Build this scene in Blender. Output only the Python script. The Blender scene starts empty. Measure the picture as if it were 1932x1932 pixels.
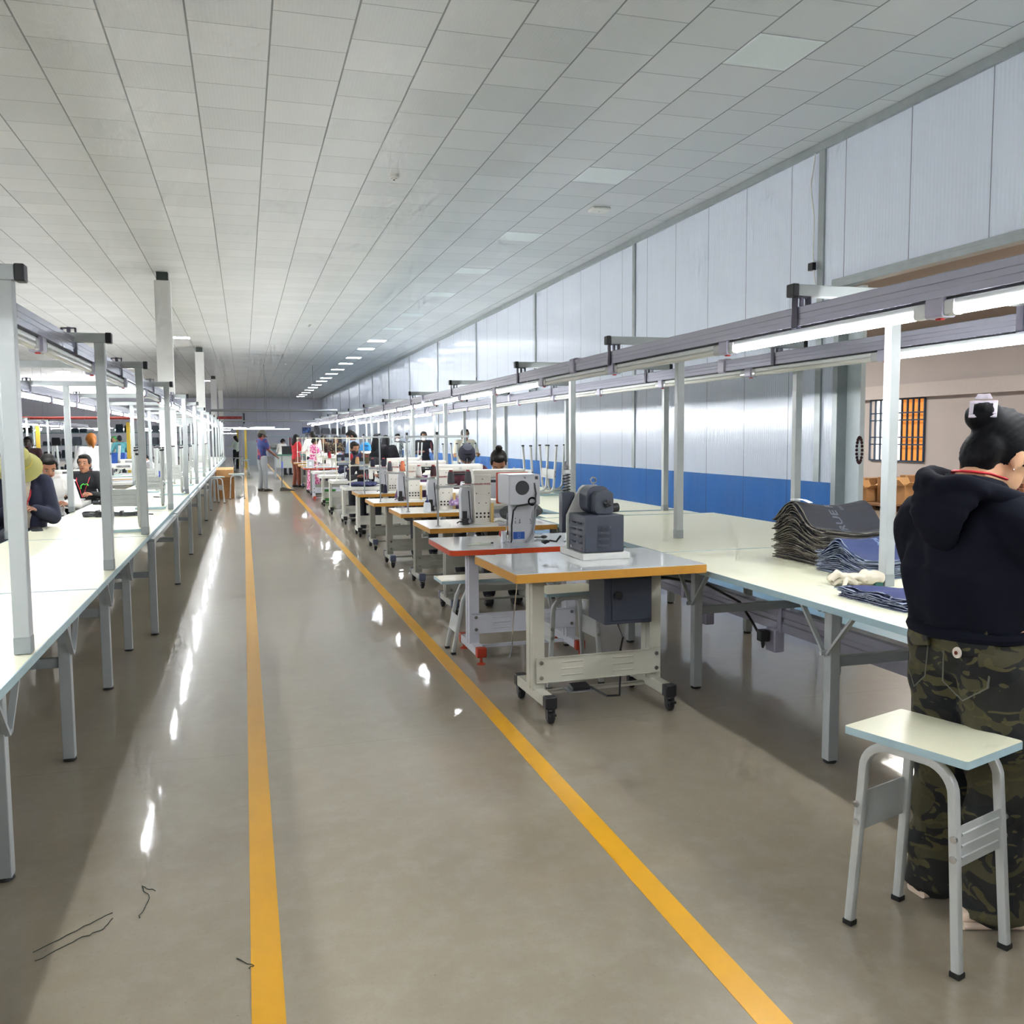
import bpy, math, random
from mathutils import Vector, Matrix, Euler
random.seed(7)
PI = math.pi
S = bpy.context.scene
COL = S.collection
RAD = math.radians
ORD = 'first second third fourth fifth sixth seventh eighth ninth tenth eleventh twelfth thirteenth fourteenth fifteenth sixteenth seventeenth eighteenth nineteenth twentieth'.split()

# ------------------------------------------------------------------ materials
def lin(h):
    h = h.lstrip('#')
    c = [int(h[i:i+2], 16)/255 for i in (0, 2, 4)]
    return tuple((x/12.92 if x <= .04045 else ((x+.055)/1.055)**2.4) for x in c) + (1,)

class NT:
    """thin wrapper for building shader nodes"""
    def __init__(s, m):
        m.use_nodes = True
        s.t = m.node_tree; s.n = s.t.nodes; s.l = s.t.links
        s.b = s.n['Principled BSDF']
    def new(s, typ, **k):
        n = s.n.new(typ)
        for a, v in k.items():
            setattr(n, a, v)
        return n
    def link(s, a, b): s.l.new(a, b)
    def math(s, op, a, b=None, c=None, clamp=False):
        n = s.n.new('ShaderNodeMath'); n.operation = op; n.use_clamp = clamp
        for i, v in enumerate((a, b, c)):
            if v is None: continue
            if isinstance(v, (int, float)): n.inputs[i].default_value = v
            else: s.l.new(v, n.inputs[i])
        return n.outputs[0]
    def mix(s, f, a, b):
        n = s.n.new('ShaderNodeMix'); n.data_type = 'RGBA'
        for i, v in ((0, f), (6, a), (7, b)):
            if isinstance(v, (int, float)): n.inputs[i].default_value = v
            elif isinstance(v, tuple): n.inputs[i].default_value = v
            else: s.l.new(v, n.inputs[i])
        return n.outputs[2]
    def noise(s, vec, scale, detail=3, rough=.5, dist=0):
        n = s.n.new('ShaderNodeTexNoise')
        n.inputs['Scale'].default_value = scale; n.inputs['Detail'].default_value = detail
        n.inputs['Roughness'].default_value = rough; n.inputs['Distortion'].default_value = dist
        if vec is not None: s.l.new(vec, n.inputs['Vector'])
        return n.outputs['Fac']
    def obj(s): return s.n.new('ShaderNodeTexCoord').outputs['Object']
    def xyz(s, v):
        n = s.n.new('ShaderNodeSeparateXYZ'); s.l.new(v, n.inputs[0]); return n.outputs
    def scale(s, v, k):
        n = s.n.new('ShaderNodeMapping'); n.inputs['Scale'].default_value = k; s.l.new(v, n.inputs[0]); return n.outputs[0]
    def bump(s, h, strength, dist=.01):
        n = s.n.new('ShaderNodeBump'); n.inputs['Strength'].default_value = strength; n.inputs['Distance'].default_value = dist
        s.l.new(h, n.inputs['Height']); s.l.new(n.outputs[0], s.b.inputs['Normal'])
    def ramp(s, f, lo, hi):
        n = s.n.new('ShaderNodeMapRange'); n.inputs['From Min'].default_value = lo; n.inputs['From Max'].default_value = hi
        n.clamp = True; s.l.new(f, n.inputs[0]); return n.outputs[0]

MC = {}
def mat(name, col, rough=.5, metal=0, var=.06, vs=14, bump=0, bs=120, emit=0, coat=0):
    if name in MC: return MC[name]
    m = bpy.data.materials.new(name); MC[name] = m
    k = NT(m); c = lin(col)
    k.b.inputs['Roughness'].default_value = rough; k.b.inputs['Metallic'].default_value = metal
    if coat: k.b.inputs['Coat Weight'].default_value = coat
    if emit:
        k.b.inputs['Base Color'].default_value = c
        k.b.inputs['Emission Color'].default_value = c; k.b.inputs['Emission Strength'].default_value = emit
        return m
    if var or bump: co = k.obj()
    if var:
        f = k.noise(co, vs, 3)
        k.link(k.mix(f, tuple(x*(1-var) for x in c[:3])+(1,), tuple(min(1, x*(1+var)) for x in c[:3])+(1,)), k.b.inputs['Base Color'])
    else: k.b.inputs['Base Color'].default_value = c
    if bump: k.bump(k.noise(co, bs, 2), bump, .002)
    m.diffuse_color = c
    return m

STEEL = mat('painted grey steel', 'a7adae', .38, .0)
STEELD = mat('darker grey steel', '8f9698', .4, .1)  # second, darker steel tone for sleeves, crossbars and rods
WHITEST = mat('white painted steel', 'dfe3e3', .35)
LILAC = mat('lilac grey aluminium trunking', 'a5a5b4', .22, .35, var=.03)
LILACP = mat('lilac plastic', 'b0aec2', .4)
BLACK = mat('black plastic', '17181b', .4)
RUBBER = mat('black rubber', '101011', .6)
CREAM = mat('cream laminate', 'e2e1c6', .3, var=.015, vs=3)
BEDGE = mat('pale blue edging', '9fb9c0', .4)
REDP = mat('red plastic', 'b32025', .35)
TUBE = mat('lit tube', 'fafcff', emit=36)
TUBEOFF = mat('unlit tube diffuser', 'dcdcd4', .18, var=.02)
CLEAR = mat('clear plastic', 'cfd2d2', .12, .2)
LEDP = mat('lit ceiling panel', 'eef5ff', emit=18)
LEDOFF = mat('unlit ceiling panel', 'd6ddd8', .3, var=.01)
MACH = mat('cream machine enamel', 'e9e6dc', .28, var=.02)
MACHG = mat('grey machine enamel', 'b4b6bb', .32, var=.03)
CHROME = mat('chrome', 'd0d2d6', .15, 1)
ALU = mat('brushed aluminium', 'b4b8b8', .3, .8)
SLATE = mat('dark slate enamel', '3a3f4b', .38, .1, var=.05)
OAK = mat('ochre wood edging', 'b9842f', .45, var=.1, vs=30)
ORANGE = mat('orange red edging', 'b83d18', .35)
TOPW = mat('glossy white laminate', 'c6c9ca', .07, var=.02, vs=4, coat=.3)
BEIGES = mat('beige painted steel', 'bcbbad', .4)
CARDB = mat('brown cardboard', 'a67c50', .8, var=.12, bump=.2, bs=60)
CARDL = mat('pale cardboard flap', 'c49a68', .8, var=.1)
WOOD = mat('rough pallet wood', '7a5a3c', .85, var=.2, vs=20)
FOOT = mat('dark blue grey cap', '4a5166', .45)

# ------------------------------------------------------------------ mesh builder
class G:
    def __init__(s): s.v = []; s.f = []; s.m = []; s.cur = 0
    def add(s, vs, fs):
        o = len(s.v); s.v += [tuple(v) for v in vs]
        for f in fs: s.f.append(tuple(o+i for i in f)); s.m.append(s.cur)
        return s
    def mi(s, i): s.cur = i; return s
    def box(s, x0, x1, y0, y1, z0, z1):
        return s.add([(x0,y0,z0),(x1,y0,z0),(x1,y1,z0),(x0,y1,z0),(x0,y0,z1),(x1,y0,z1),(x1,y1,z1),(x0,y1,z1)],
                     [(0,3,2,1),(4,5,6,7),(0,1,5,4),(1,2,6,5),(2,3,7,6),(3,0,4,7)])
    def obox(s, c, size, rot=(0,0,0)):
        R = Euler(rot).to_matrix(); c = Vector(c); h = Vector(size)/2
        P = [c + R @ Vector((h.x*i, h.y*j, h.z*k)) for k in (-1,1) for i,j in ((-1,-1),(1,-1),(1,1),(-1,1))]
        return s.add(P, [(0,3,2,1),(4,5,6,7),(0,1,5,4),(1,2,6,5),(2,3,7,6),(3,0,4,7)])
    def sweep(s, pts, secs, up=(0,0,1), caps=True):
        """secs: one 2D polygon or one per point"""
        pts = [Vector(p) for p in pts]; n = len(pts)
        if not isinstance(secs[0][0], (list, tuple)): secs = [secs]*n
        k = len(secs[0]); V = []; u = Vector(up)
        side = None
        for i, p in enumerate(pts):
            t = (pts[min(i+1, n-1)] - pts[max(i-1, 0)]).normalized()
            a = t.cross(u)
            if a.length < 1e-3: a = side or t.cross(Vector((1, 0.01, 0)))
            a.normalize()
            if side is not None and a.dot(side) < 0 and False: a = -a
            side = a; b = a.cross(t)
            # mitre scale
            for (x, y) in secs[i]: V.append(p + a*x + b*y)
        F = []
        for i in range(n-1):
            for j in range(k):
                q = (j+1) % k
                F.append((i*k+j, i*k+q, (i+1)*k+q, (i+1)*k+j))
        if caps: F.append(tuple(range(k))[::-1]); F.append(tuple((n-1)*k+j for j in range(k)))
        return s.add(V, F)
    def tube(s, pts, r, n=8, up=None, flat=1.0):
        if not isinstance(r, (list, tuple)): r = [r]*len(pts)
        pts = [Vector(p) for p in pts]
        if up is None:
            d = (pts[-1]-pts[0]); up = (0,0,1) if abs(d.z) < .9*d.length or d.length == 0 else (0,1,0)
        return s.sweep(pts, [[(q*math.cos(2*PI*j/n), q*flat*math.sin(2*PI*j/n)) for j in range(n)] for q in r], up)
    def bar(s, p, q, w, h=None, up=(0,0,1)):
        h = h or w
        d = Vector(q)-Vector(p)
        if abs(d.normalized().dot(Vector(up))) > .98: up = (0,1,0) if abs(d.normalized().y) < .9 else (1,0,0)
        return s.sweep([p, q], [(-w/2,-h/2),(w/2,-h/2),(w/2,h/2),(-w/2,h/2)], up)
    def cyl(s, p, q, r, n=16, r2=None): return s.tube([p, q], [r, r if r2 is None else r2], n)
    def ell(s, c, r, nu=12, nv=8, rot=None):
        c = Vector(c); R = Euler(rot).to_matrix() if rot else Matrix.Identity(3)
        if isinstance(r, (int, float)): r = (r, r, r)
        V = [c + R @ Vector((0,0,-r[2]))]
        for i in range(1, nv):
            a = -PI/2 + PI*i/nv
            for j in range(nu):
                b = 2*PI*j/nu
                V.append(c + R @ Vector((r[0]*math.cos(a)*math.cos(b), r[1]*math.cos(a)*math.sin(b), r[2]*math.sin(a))))
        V.append(c + R @ Vector((0,0,r[2]))); F = []
        for j in range(nu): F.append((0, 1+(j+1)%nu, 1+j))
        for i in range(nv-2):
            for j in range(nu):
                a = 1+i*nu+j; b = 1+i*nu+(j+1)%nu
                F.append((a, b, b+nu, a+nu))
        L = len(V)-1; o = 1+(nv-2)*nu
        for j in range(nu): F.append((o+j, o+(j+1)%nu, L))
        return s.add(V, F)
    def lathe(s, prof, c=(0,0,0), n=20, axis='z'):
        c = Vector(c); V = []; F = []
        for (r, z) in prof:
            for j in range(n):
                a = 2*PI*j/n; p = (r*math.cos(a), r*math.sin(a), z)
                if axis == 'x': p = (p[2], p[0], p[1])
                if axis == 'y': p = (p[1], p[2], p[0])
                V.append(c+Vector(p))
        for i in range(len(prof)-1):
            for j in range(n):
                q = (j+1) % n; F.append((i*n+j, i*n+q, (i+1)*n+q, (i+1)*n+j))
        F.append(tuple(range(n))[::-1]); F.append(tuple((len(prof)-1)*n+j for j in range(n)))
        return s.add(V, F)
    def prism(s, poly, d0, d1, axis='y'):
        """poly in the plane across the axis"""
        n = len(poly)
        P = {'y': lambda a, b, d: (a, d, b), 'x': lambda a, b, d: (d, a, b), 'z': lambda a, b, d: (a, b, d)}[axis]
        V = [P(a, b, d0) for a, b in poly] + [P(a, b, d1) for a, b in poly]
        F = [tuple(range(n)), tuple(range(2*n-1, n-1, -1))] + [(i, n+i, n+(i+1) % n, (i+1) % n) for i in range(n)]
        return s.add(V, F)
    def mesh(s, name, mats, smooth=True):
        me = bpy.data.meshes.new(name); me.from_pydata(s.v, [], s.f)
        if not isinstance(mats, (list, tuple)): mats = [mats]
        for m in mats: me.materials.append(m)
        if len(mats) > 1: me.polygons.foreach_set('material_index', s.m)
        me.validate(); 
        if smooth:
            me.polygons.foreach_set('use_smooth', [True]*len(me.polygons)); me.set_sharp_from_angle(angle=RAD(38))
        import bmesh
        bm = bmesh.new(); bm.from_mesh(me); bmesh.ops.recalc_face_normals(bm, faces=bm.faces[:]); bm.to_mesh(me); bm.free()
        return me
    def build(s, name, mats, parent=None, bevel=0, smooth=True, loc=None):
        me = s.mesh(name, mats, smooth); o = bpy.data.objects.new(name, me); COL.objects.link(o)
        if parent: o.parent = parent
        if loc: o.location = loc
        if bevel:
            b = o.modifiers.new('soft edges', 'BEVEL'); b.width = bevel; b.segments = 2; b.limit_method = 'ANGLE'; b.angle_limit = RAD(50)
            b.harden_normals = False
        return o

def rsec(w, h, r, n=3):
    out = []
    for cx, cy, a0 in ((w/2-r, h/2-r, 0), (-w/2+r, h/2-r, 90), (-w/2+r, -h/2+r, 180), (w/2-r, -h/2+r, 270)):
        for i in range(n+1):
            a = RAD(a0+90*i/n); out.append((cx+r*math.cos(a), cy+r*math.sin(a)))
    return out
def thing(name, label, cat, loc=(0,0,0), rz=0, group=None, rot=None):
    o = bpy.data.objects.new(name, None); COL.objects.link(o); o.location = loc
    o.rotation_euler = rot or (0, 0, rz); o.empty_display_size = .1
    o['label'] = label; o['category'] = cat
    if group: o['group'] = group
    return o
def tag(o, label, cat, group=None, kind=None):
    o['label'] = label; o['category'] = cat
    if group: o['group'] = group
    if kind: o['kind'] = kind
    return o
def struct(name, g, mats, smooth=False, bevel=0, parent=None):
    o = g.build(name, mats, parent, bevel, smooth)
    if not parent: o['kind'] = 'structure'
    return o
def dup(root, loc=None, rz=None, label=None, group=None, rot=None, scale=None):
    def rec(o, par):
        c = o.copy(); COL.objects.link(c); c.parent = par
        for ch in o.children: rec(ch, c)
        return c
    r = rec(root, None)
    if loc is not None: r.location = loc
    if rot is not None: r.rotation_euler = rot
    elif rz is not None: r.rotation_euler = (0, 0, rz)
    if scale is not None: r.scale = scale
    if label: r['label'] = label
    if group: r['group'] = group
    return r
def arc(c, r, a0, a1, n, plane='xz'):
    out = []
    for i in range(n+1):
        a = RAD(a0+(a1-a0)*i/n); u, w = r*math.cos(a), r*math.sin(a)
        out.append({'xz': (c[0]+u, c[1], c[2]+w), 'yz': (c[0], c[1]+u, c[2]+w), 'xy': (c[0]+u, c[1]+w, c[2])}[plane])
    return out
def text_mesh(txt, size, depth=.0006, bold=0.0, mtx=None, warp=None, font_shear=0, sp=1.0):
    cu = bpy.data.curves.new('t', 'FONT'); cu.body = txt; cu.size = size; cu.extrude = depth; cu.offset = bold
    cu.align_x = 'CENTER'; cu.align_y = 'CENTER'; cu.resolution_u = 2; cu.space_character = sp; cu.shear = font_shear
    o = bpy.data.objects.new('t', cu); COL.objects.link(o)
    me = bpy.data.meshes.new_from_object(o.evaluated_get(bpy.context.evaluated_depsgraph_get()))
    bpy.data.objects.remove(o); bpy.data.curves.remove(cu)
    if mtx: me.transform(mtx)
    if warp:
        for v in me.vertices: v.co = warp(v.co)
    return me
def text(name, txt, size, m, parent, mtx, **k):
    me = text_mesh(txt, size, mtx=mtx, **k); me.materials.append(m)
    o = bpy.data.objects.new(name, me); COL.objects.link(o); o.parent = parent
    return o
FRONT = Matrix.Rotation(PI/2, 4, 'X')          # text that faces -y
def at(x, y, z, R=None): return Matrix.Translation((x, y, z)) @ (R or Matrix.Identity(4))

# ------------------------------------------------------------------ camera
cam = bpy.data.cameras.new('camera'); camo = bpy.data.objects.new('camera', cam); COL.objects.link(camo)
cam.sensor_width = 36; cam.lens = 1718/1932*36; cam.clip_start = .05; cam.clip_end = 300
cy_, sy_, cp_, sp_, cr_, sr_ = math.cos(.28504), math.sin(.28504), math.cos(.083274), math.sin(.083274), math.cos(-.0072214), math.sin(-.0072214)
A_ = Matrix(((cy_, -sy_, 0), (0, 0, -1), (sy_, cy_, 0)))
P_ = Matrix(((1, 0, 0), (0, cp_, -sp_), (0, sp_, cp_)))
Q_ = Matrix(((cr_, -sr_, 0), (sr_, cr_, 0), (0, 0, 1)))
M_ = Q_ @ P_ @ A_
R_ = Matrix((M_[0], -M_[1], -M_[2])).transposed()
camo.matrix_world = Matrix.Translation((0, 0, 1.45)) @ R_.to_4x4()
S.camera = camo
S.view_settings.view_transform = 'Standard'; S.view_settings.look = 'None'
S.view_settings.gamma = 1; S.view_settings.use_curve_mapping = False; S.view_settings.exposure = 1.38
w = bpy.data.worlds.new('world'); S.world = w; w.use_nodes = True
w.node_tree.nodes['Background'].inputs[0].default_value = (.75, .85, 1, 1)
w.node_tree.nodes['Background'].inputs[1].default_value = .6
try:
    S.cycles.use_denoising = True; S.cycles.max_bounces = 4; S.cycles.diffuse_bounces = 3; S.cycles.glossy_bounces = 2; S.cycles.use_adaptive_sampling = True; S.cycles.adaptive_threshold = .15; S.cycles.adaptive_min_samples = 10
    S.cycles.sample_clamp_indirect = 6; S.cycles.use_light_tree = True
except Exception: pass
# ------------------------------------------------------------------ setting
WX, CZ, YF, XL = 5.97, 4.52, 74.0, -16.0
def m_floor():
    m = bpy.data.materials.new('polished concrete'); k = NT(m); co = k.obj(); x, y, z = k.xyz(co)
    n1 = k.noise(co, .7, 5, .6, .4); n2 = k.noise(co, 9, 6, .7); n3 = k.noise(co, 90, 3, .6)
    c = k.mix(k.ramp(n1, .35, .68), lin('857b6a'), lin('988f7e'))
    c = k.mix(k.math('MULTIPLY', k.ramp(n2, .45, .75), .45), c, lin('a29c90'))
    c = k.mix(k.math('MULTIPLY', k.ramp(n3, .56, .78), .35), c, lin('6d665a'))
    # sawn joints
    j = k.math('ABSOLUTE', k.math('SUBTRACT', k.math('MODULO', k.math('ADD', y, 100.0-3.73+4.57*.5-4.57*21+4.57), 4.57), 4.57*.5))
    j = k.math('LESS_THAN', j, .003)
    c = k.mix(k.math('MULTIPLY', j, .45), c, lin('6a655d'))
    sp = k.math('GREATER_THAN', k.noise(co, 23, 2, .9), .735)
    c = k.mix(k.math('MULTIPLY', sp, .35), c, lin('5a544b'))
    k.link(c, k.b.inputs['Base Color'])
    r = k.math('ADD', k.math('MULTIPLY', n1, .12), k.math('MULTIPLY', n2, .12)); k.link(k.math('ADD', r, .20), k.b.inputs['Roughness']); k.link(k.math('ADD', k.math('MULTIPLY', n2, .07), .02), k.b.inputs['Coat Roughness']); k.b.inputs['Coat Weight'].default_value = .55
    k.b.inputs['Specular IOR Level'].default_value = .4
    h = k.math('ADD', k.math('ADD', k.math('MULTIPLY', k.noise(k.scale(co, (1, .6, 1)), 2.6, 3, .55), 1.0), k.math('MULTIPLY', k.noise(co, 9, 2, .5), .06)), k.math('MULTIPLY', n3, .02))
    k.bump(h, .2, .008); k.link(k.b.inputs['Normal'].links[0].from_socket, k.b.inputs['Coat Normal'])
    return m
def m_ceil():
    m = bpy.data.materials.new('ceiling tiles'); k = NT(m); co = k.obj(); x, y, z = k.xyz(co)
    u = k.math('DIVIDE', k.math('ADD', x, 60.2-.288), .602)
    col = k.math('FLOOR', u); fu = k.math('FRACT', u)
    odd = k.math('MODULO', col, 2.0)
    v = k.math('DIVIDE', k.math('ADD', k.math('ADD', y, 60.7-7.04), k.math('MULTIPLY', odd, .33-.66)), .607)
    fv = k.math('FRACT', v); row = k.math('FLOOR', v)
    eu = k.math('MINIMUM', fu, k.math('SUBTRACT', 1, fu)); ev = k.math('MINIMUM', fv, k.math('SUBTRACT', 1, fv))
    lu = k.math('LESS_THAN', eu, .012); lv = k.math('LESS_THAN', ev, .009)
    wn = k.new('ShaderNodeTexWhiteNoise'); wn.noise_dimensions = '2D'
    cb = k.new('ShaderNodeCombineXYZ'); k.link(col, cb.inputs[0]); k.link(row, cb.inputs[1]); k.link(cb.outputs[0], wn.inputs['Vector'])
    base = k.mix(wn.outputs['Value'], lin('c2c4c2'), lin('cecfcd'))
    # embossed weave
    d1 = k.math('SINE', k.math('MULTIPLY', k.math('ADD', x, k.math('MULTIPLY', y, .6)), 150)); d2 = k.math('SINE', k.math('MULTIPLY', k.math('SUBTRACT', k.math('MULTIPLY', x, .5), y), 95))
    em = k.math('MULTIPLY', d1, d2)
    c = k.mix(k.math('MULTIPLY', k.ramp(em, -.2, .9), .25), base, lin('d8d9d7'))
    c = k.mix(k.math('MAXIMUM', k.math('MULTIPLY', lu, .85), k.math('MULTIPLY', lv, .6)), c, lin('5c605e'))
    k.link(c, k.b.inputs['Base Color']); k.b.inputs['Roughness'].default_value = .45
    g = k.math('SUBTRACT', k.math('MULTIPLY', em, .12), k.math('MAXIMUM', lu, lv)); k.bump(g, .5, .003)
    return m
def m_panel(white, blue, zb):
    m = bpy.data.materials.new('ribbed wall panel'); k = NT(m); co = k.obj(); x, y, z = k.xyz(co)
    s = k.math('FRACT', k.math('DIVIDE', k.math('ADD', y, 95-6.73), .955)); e = k.math('MINIMUM', s, k.math('SUBTRACT', 1, s))
    seam = k.math('LESS_THAN', e, .006)
    isb = k.math('LESS_THAN', z, zb)
    c = k.mix(isb, lin(white), lin(blue))
    c = k.mix(k.math('MULTIPLY', k.noise(k.scale(co, (1, 1, .12)), 6, 4), .12), c, lin('9aa0a6'))
    c = k.mix(k.math('MULTIPLY', seam, .7), c, lin('3b3f44'))
    k.link(c, k.b.inputs['Base Color'])
    k.b.inputs['Roughness'].default_value = .17
    k.b.inputs['Specular IOR Level'].default_value = .55
    rib = k.math('SINE', k.math('MULTIPLY', y, 2*PI/.045))
    rib = k.math('ADD', k.math('MULTIPLY', rib, .5), k.math('MULTIPLY', k.noise(k.scale(co, (1, 1, .35)), 6, 3, .6), 3.0))
    rib = k.math('SUBTRACT', rib, k.math('MULTIPLY', seam, 3))
    k.bump(rib, .32, .0045)
    return m
FLOORM = m_floor(); CEILM = m_ceil(); PANELM = m_panel('d3dae6', '2b6cb4', .93)
g = G(); g.box(XL, 15, -8, YF, -.1, 0); struct('floor', g, FLOORM)
g = G(); g.box(XL, WX, -8, YF, CZ, CZ+.1); struct('ceiling', g, CEILM)
# partition wall with the big opening onto the store
g = G()
g.box(WX, WX+.08, 8.30, YF, 0, CZ); g.box(WX, WX+.08, -8, 8.30, 3.04, CZ)
struct('wall_right', g, PANELM)
FARW = mat('pale lilac plaster', 'c3c4cf', .6, var=.03, vs=2)
g = G(); g.box(XL, WX, YF, YF+.1, 0, CZ); struct('wall_far', g, FARW)
g = G(); g.box(XL-.1, XL, -8, YF, 0, CZ); struct('wall_left', g, FARW)
g = G(); g.box(XL, 15, -8.1, -8, 0, CZ); struct('wall_back', g, FARW)
ZINC = mat('galvanised trim', '9ca2a2', .35, .45, var=.15, vs=8)
# trims of the partition
g = G(); g.box(WX-.035, WX, -8, YF, CZ-.09, CZ-.004); struct('trim_1', g, ZINC)
n = 2
for y in (8.56, 13.42, 18.5, 23.6, 28.6, 33.7, 38.8, 43.9, 49, 54, 59, 64, 69):
    g = G(); g.box(WX-.022, WX, y-.05, y+.05, .93 if y > 9 else 0.93, CZ-.09)
    struct('trim_%d' % n, g, ZINC); n += 1
g = G(); g.box(WX-.03, WX+.09, -8, 8.34, 2.96, 3.05); g.box(WX-.035, WX-.03, -8, 8.34, 3.01, 3.02); struct('trim_%d' % n, g, ZINC); n += 1
g = G(); g.box(WX-.02, WX+.1, 8.22, 8.30, 0, 2.96); struct('trim_%d' % n, g, ZINC); n += 1
WB = mat('dark blue wainscot edge', '2d66a5', .4)
# sliding door leaf beside the opening
g = G(); g.box(WX+.10, WX+.16, 8.0, 9.3, .02, 2.95)
d = struct('door_1', g, mat('white door leaf', 'cfd8da', .3), bevel=.004)
g = G()
for k in range(20):
    a = 2*PI*k/20
    g.ell((6.06, 7.985+.045*math.sin(a)*1.0, 1.28+.13*math.cos(a)), (.018, .014, .018), 6, 4)
g.build('handle', mat('dark bronze', '3b2023', .4, .5), d)
# white columns standing in the row of benches
COLM = mat('white plaster column', 'dcdcd8', .7, var=.04)
for k, y in enumerate((18.35, 33.0, 47.9, 62.5)):
    g = G(); g.box(-1.50, -1.22, y-.13, y+.13, 0, CZ-.16 if k < 3 else CZ)
    o = struct('column_%d' % (k+1), g, COLM)
    if k < 3:
        g = G(); g.box(-1.46, -1.26, y-.1, y+.1, CZ-.16, CZ); g.build('column_neck', mat('dark column gap', '3f4644', .7), o)  # dark block standing for the open, shaded gap under the ceiling
# floor tape lines and the painted lane by the wall
TAPE = mat('yellow floor tape', 'd9a021', .28, var=.08, vs=5)
g = G(); g.box(-.025, .058, -4, 62, 0, .0015); tag(g.build('floor_line', TAPE), 'yellow floor line beside the cable-coil bench', 'floor line', kind='structure')
g = G(); g.box(1.172, 1.256, -4, 62, 0, .0015); tag(g.build('floor_line', TAPE), 'yellow floor line along the sewing tables', 'floor line', kind='structure')
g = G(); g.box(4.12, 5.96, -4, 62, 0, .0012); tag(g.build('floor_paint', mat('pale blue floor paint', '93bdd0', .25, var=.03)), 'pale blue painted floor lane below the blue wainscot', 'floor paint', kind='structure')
# store room behind the opening
SW = mat('store room plaster', 'aaa4a1', .85, var=.05, vs=2)
g = G()
# wall with the window hole  (y 16.3..18.05, z .84..2.24)
for (y0, y1, z0, z1) in ((-8, 16.28, 0, 4.4), (18.03, 40, 0, 4.4), (16.28, 18.03, 0, .84), (16.28, 18.03, 2.20, 4.4)):
    g.box(14.0, 14.2, y0, y1, z0, z1)
struct('wall_store', g, SW)
g = G(); g.box(WX+.08, 14.2, 40, 40.1, 0, 4.6); struct('wall_store_far', g, SW)
g = G()
g.box(13.86, 14.0, -8, 40, 2.22, 2.52)
for y in (5.5, 11.9, 18.9+.6, 26): g.box(13.8, 14.0, y-.28, y+.28, 2.24, 4.4)
struct('trim_%d' % n, g, mat('store beam plaster', 'b3adaa', .85)); n += 1
g = G(); g.add([(WX+.08, -8, 4.5), (WX+.08, 40, 4.5), (14.2, 40, 3.6), (14.2, -8, 3.6)], [(0, 1, 2, 3)]); struct('ceiling_store', g, mat('brown grey roof lining', '8a807a', .8))
# window of the store: dark blue bars, one half blind orange, other half daylight
wf = mat('dark blue window bars', '233a52', .5)
g = G()
for i in range(11):
    y = 16.28+1.75*i/10; g.box(13.95, 13.99, y-.014, y+.014, .84, 2.20)
for z in (.84, 1.20, 1.36, 1.74, 1.90, 2.20): g.box(13.945, 13.985, 16.28, 18.03, z-.014, z+.014)
wo = struct('window_1', g, wf)
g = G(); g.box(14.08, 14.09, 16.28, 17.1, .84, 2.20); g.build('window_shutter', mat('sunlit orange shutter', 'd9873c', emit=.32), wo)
g = G(); g.box(14.08, 14.09, 17.1, 18.03, .84, 2.20); g.build('window_pane', mat('bright window pane', 'fff6ea', emit=.9), wo)

# ceiling lamps: panels in line with the partition, the near ones switched off
yl = [6.72, 10.33, 13.75, 16.78, 19.65, 23.1, 26.14, 29.55, 32.3, 36.0, 38.9, 42.3, 45.3, 48.4, 51.2, 54.8, 57.8, 61, 64.4, 67.4, 70.5]
def led(on):
    t = thing('ceiling_light', '', 'ceiling light')
    g = G()
    for a, b, c2, d2 in ((-.29, .29, -.29, -.272), (-.29, .29, .272, .29), (-.29, -.272, -.272, .272), (.272, .29, -.272, .272)): g.box(a, b, c2, d2, -.006, -.001)
    g.build('frame', WHITEST, t)
    g = G(); g.box(-.272, .272, -.272, .272, -.005, -.002); g.build('diffuser', LEDP if on else LEDOFF, t)
    return t
L0, L1 = led(False), led(True); f0 = f1 = 0
for i, y in enumerate(yl):
    on = i >= 7
    lab = ('lit' if on else 'unlit')+' square white ceiling panel, %s of its kind from the near end' % (ORD[i-7] if on else ORD[i])
    src = L1 if on else L0
    if (on and f1) or (not on and f0): o = dup(src, (4.19, y, CZ), label=lab, group='square ceiling panels along the partition')
    else:
        o = src; o.location = (4.19, y, CZ); o['label'] = lab; o['group'] = 'square ceiling panels along the partition'
    if on: f1 = 1
    else: f0 = 1
for i, (x, y) in enumerate(((-1.77, 29.9), (-7.8, 30), (-7.8, 46), (-1.77, 52))):
    dup(L1, (x, y, CZ), label='lit square ceiling panel over the column row, %s from the near end' % ORD[i], group='square ceiling panels over the column row')
# detectors
def det(x, y, lab):
    g = G().lathe([(.001, -.055), (.03, -.053), (.036, -.035), (.055, -.03), (.06, -.004), (.06, 0)], (0, 0, 0), 20)
    o = g.build('smoke_detector', mat('off white plastic', 'dcdad2', .5)); o.location = (x, y, CZ); tag(o, lab, 'smoke detector'); 
    g = G(); g.lathe([(.001, -.062), (.014, -.06), (.014, -.052)], (0, 0, 0), 10); g.build('sensor', BLACK, o)
det(1.79, 10.95, 'round smoke detector on the ceiling above the yellow aisle lines')
det(1.80, 25.7, 'small smoke detector farther down the aisle ceiling'); det(1.79, 39.5, 'tiny smoke detector at the far part of the aisle ceiling')
g = G(); g.box(-.13, .13, -.11, .11, -.045, 0); o = g.build('ceiling_router', mat('off white plastic', 'dcdad2', .5), bevel=.015); o.location = (4.72, 11.8, CZ); tag(o, 'flat white access point box on the ceiling near the partition', 'router')
g = G(); g.lathe([(.008, -.047), (.008, -.045)], (0, 0, 0), 8); g.build('indicator', mat('dark dot', '444444', .5), o)
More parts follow.
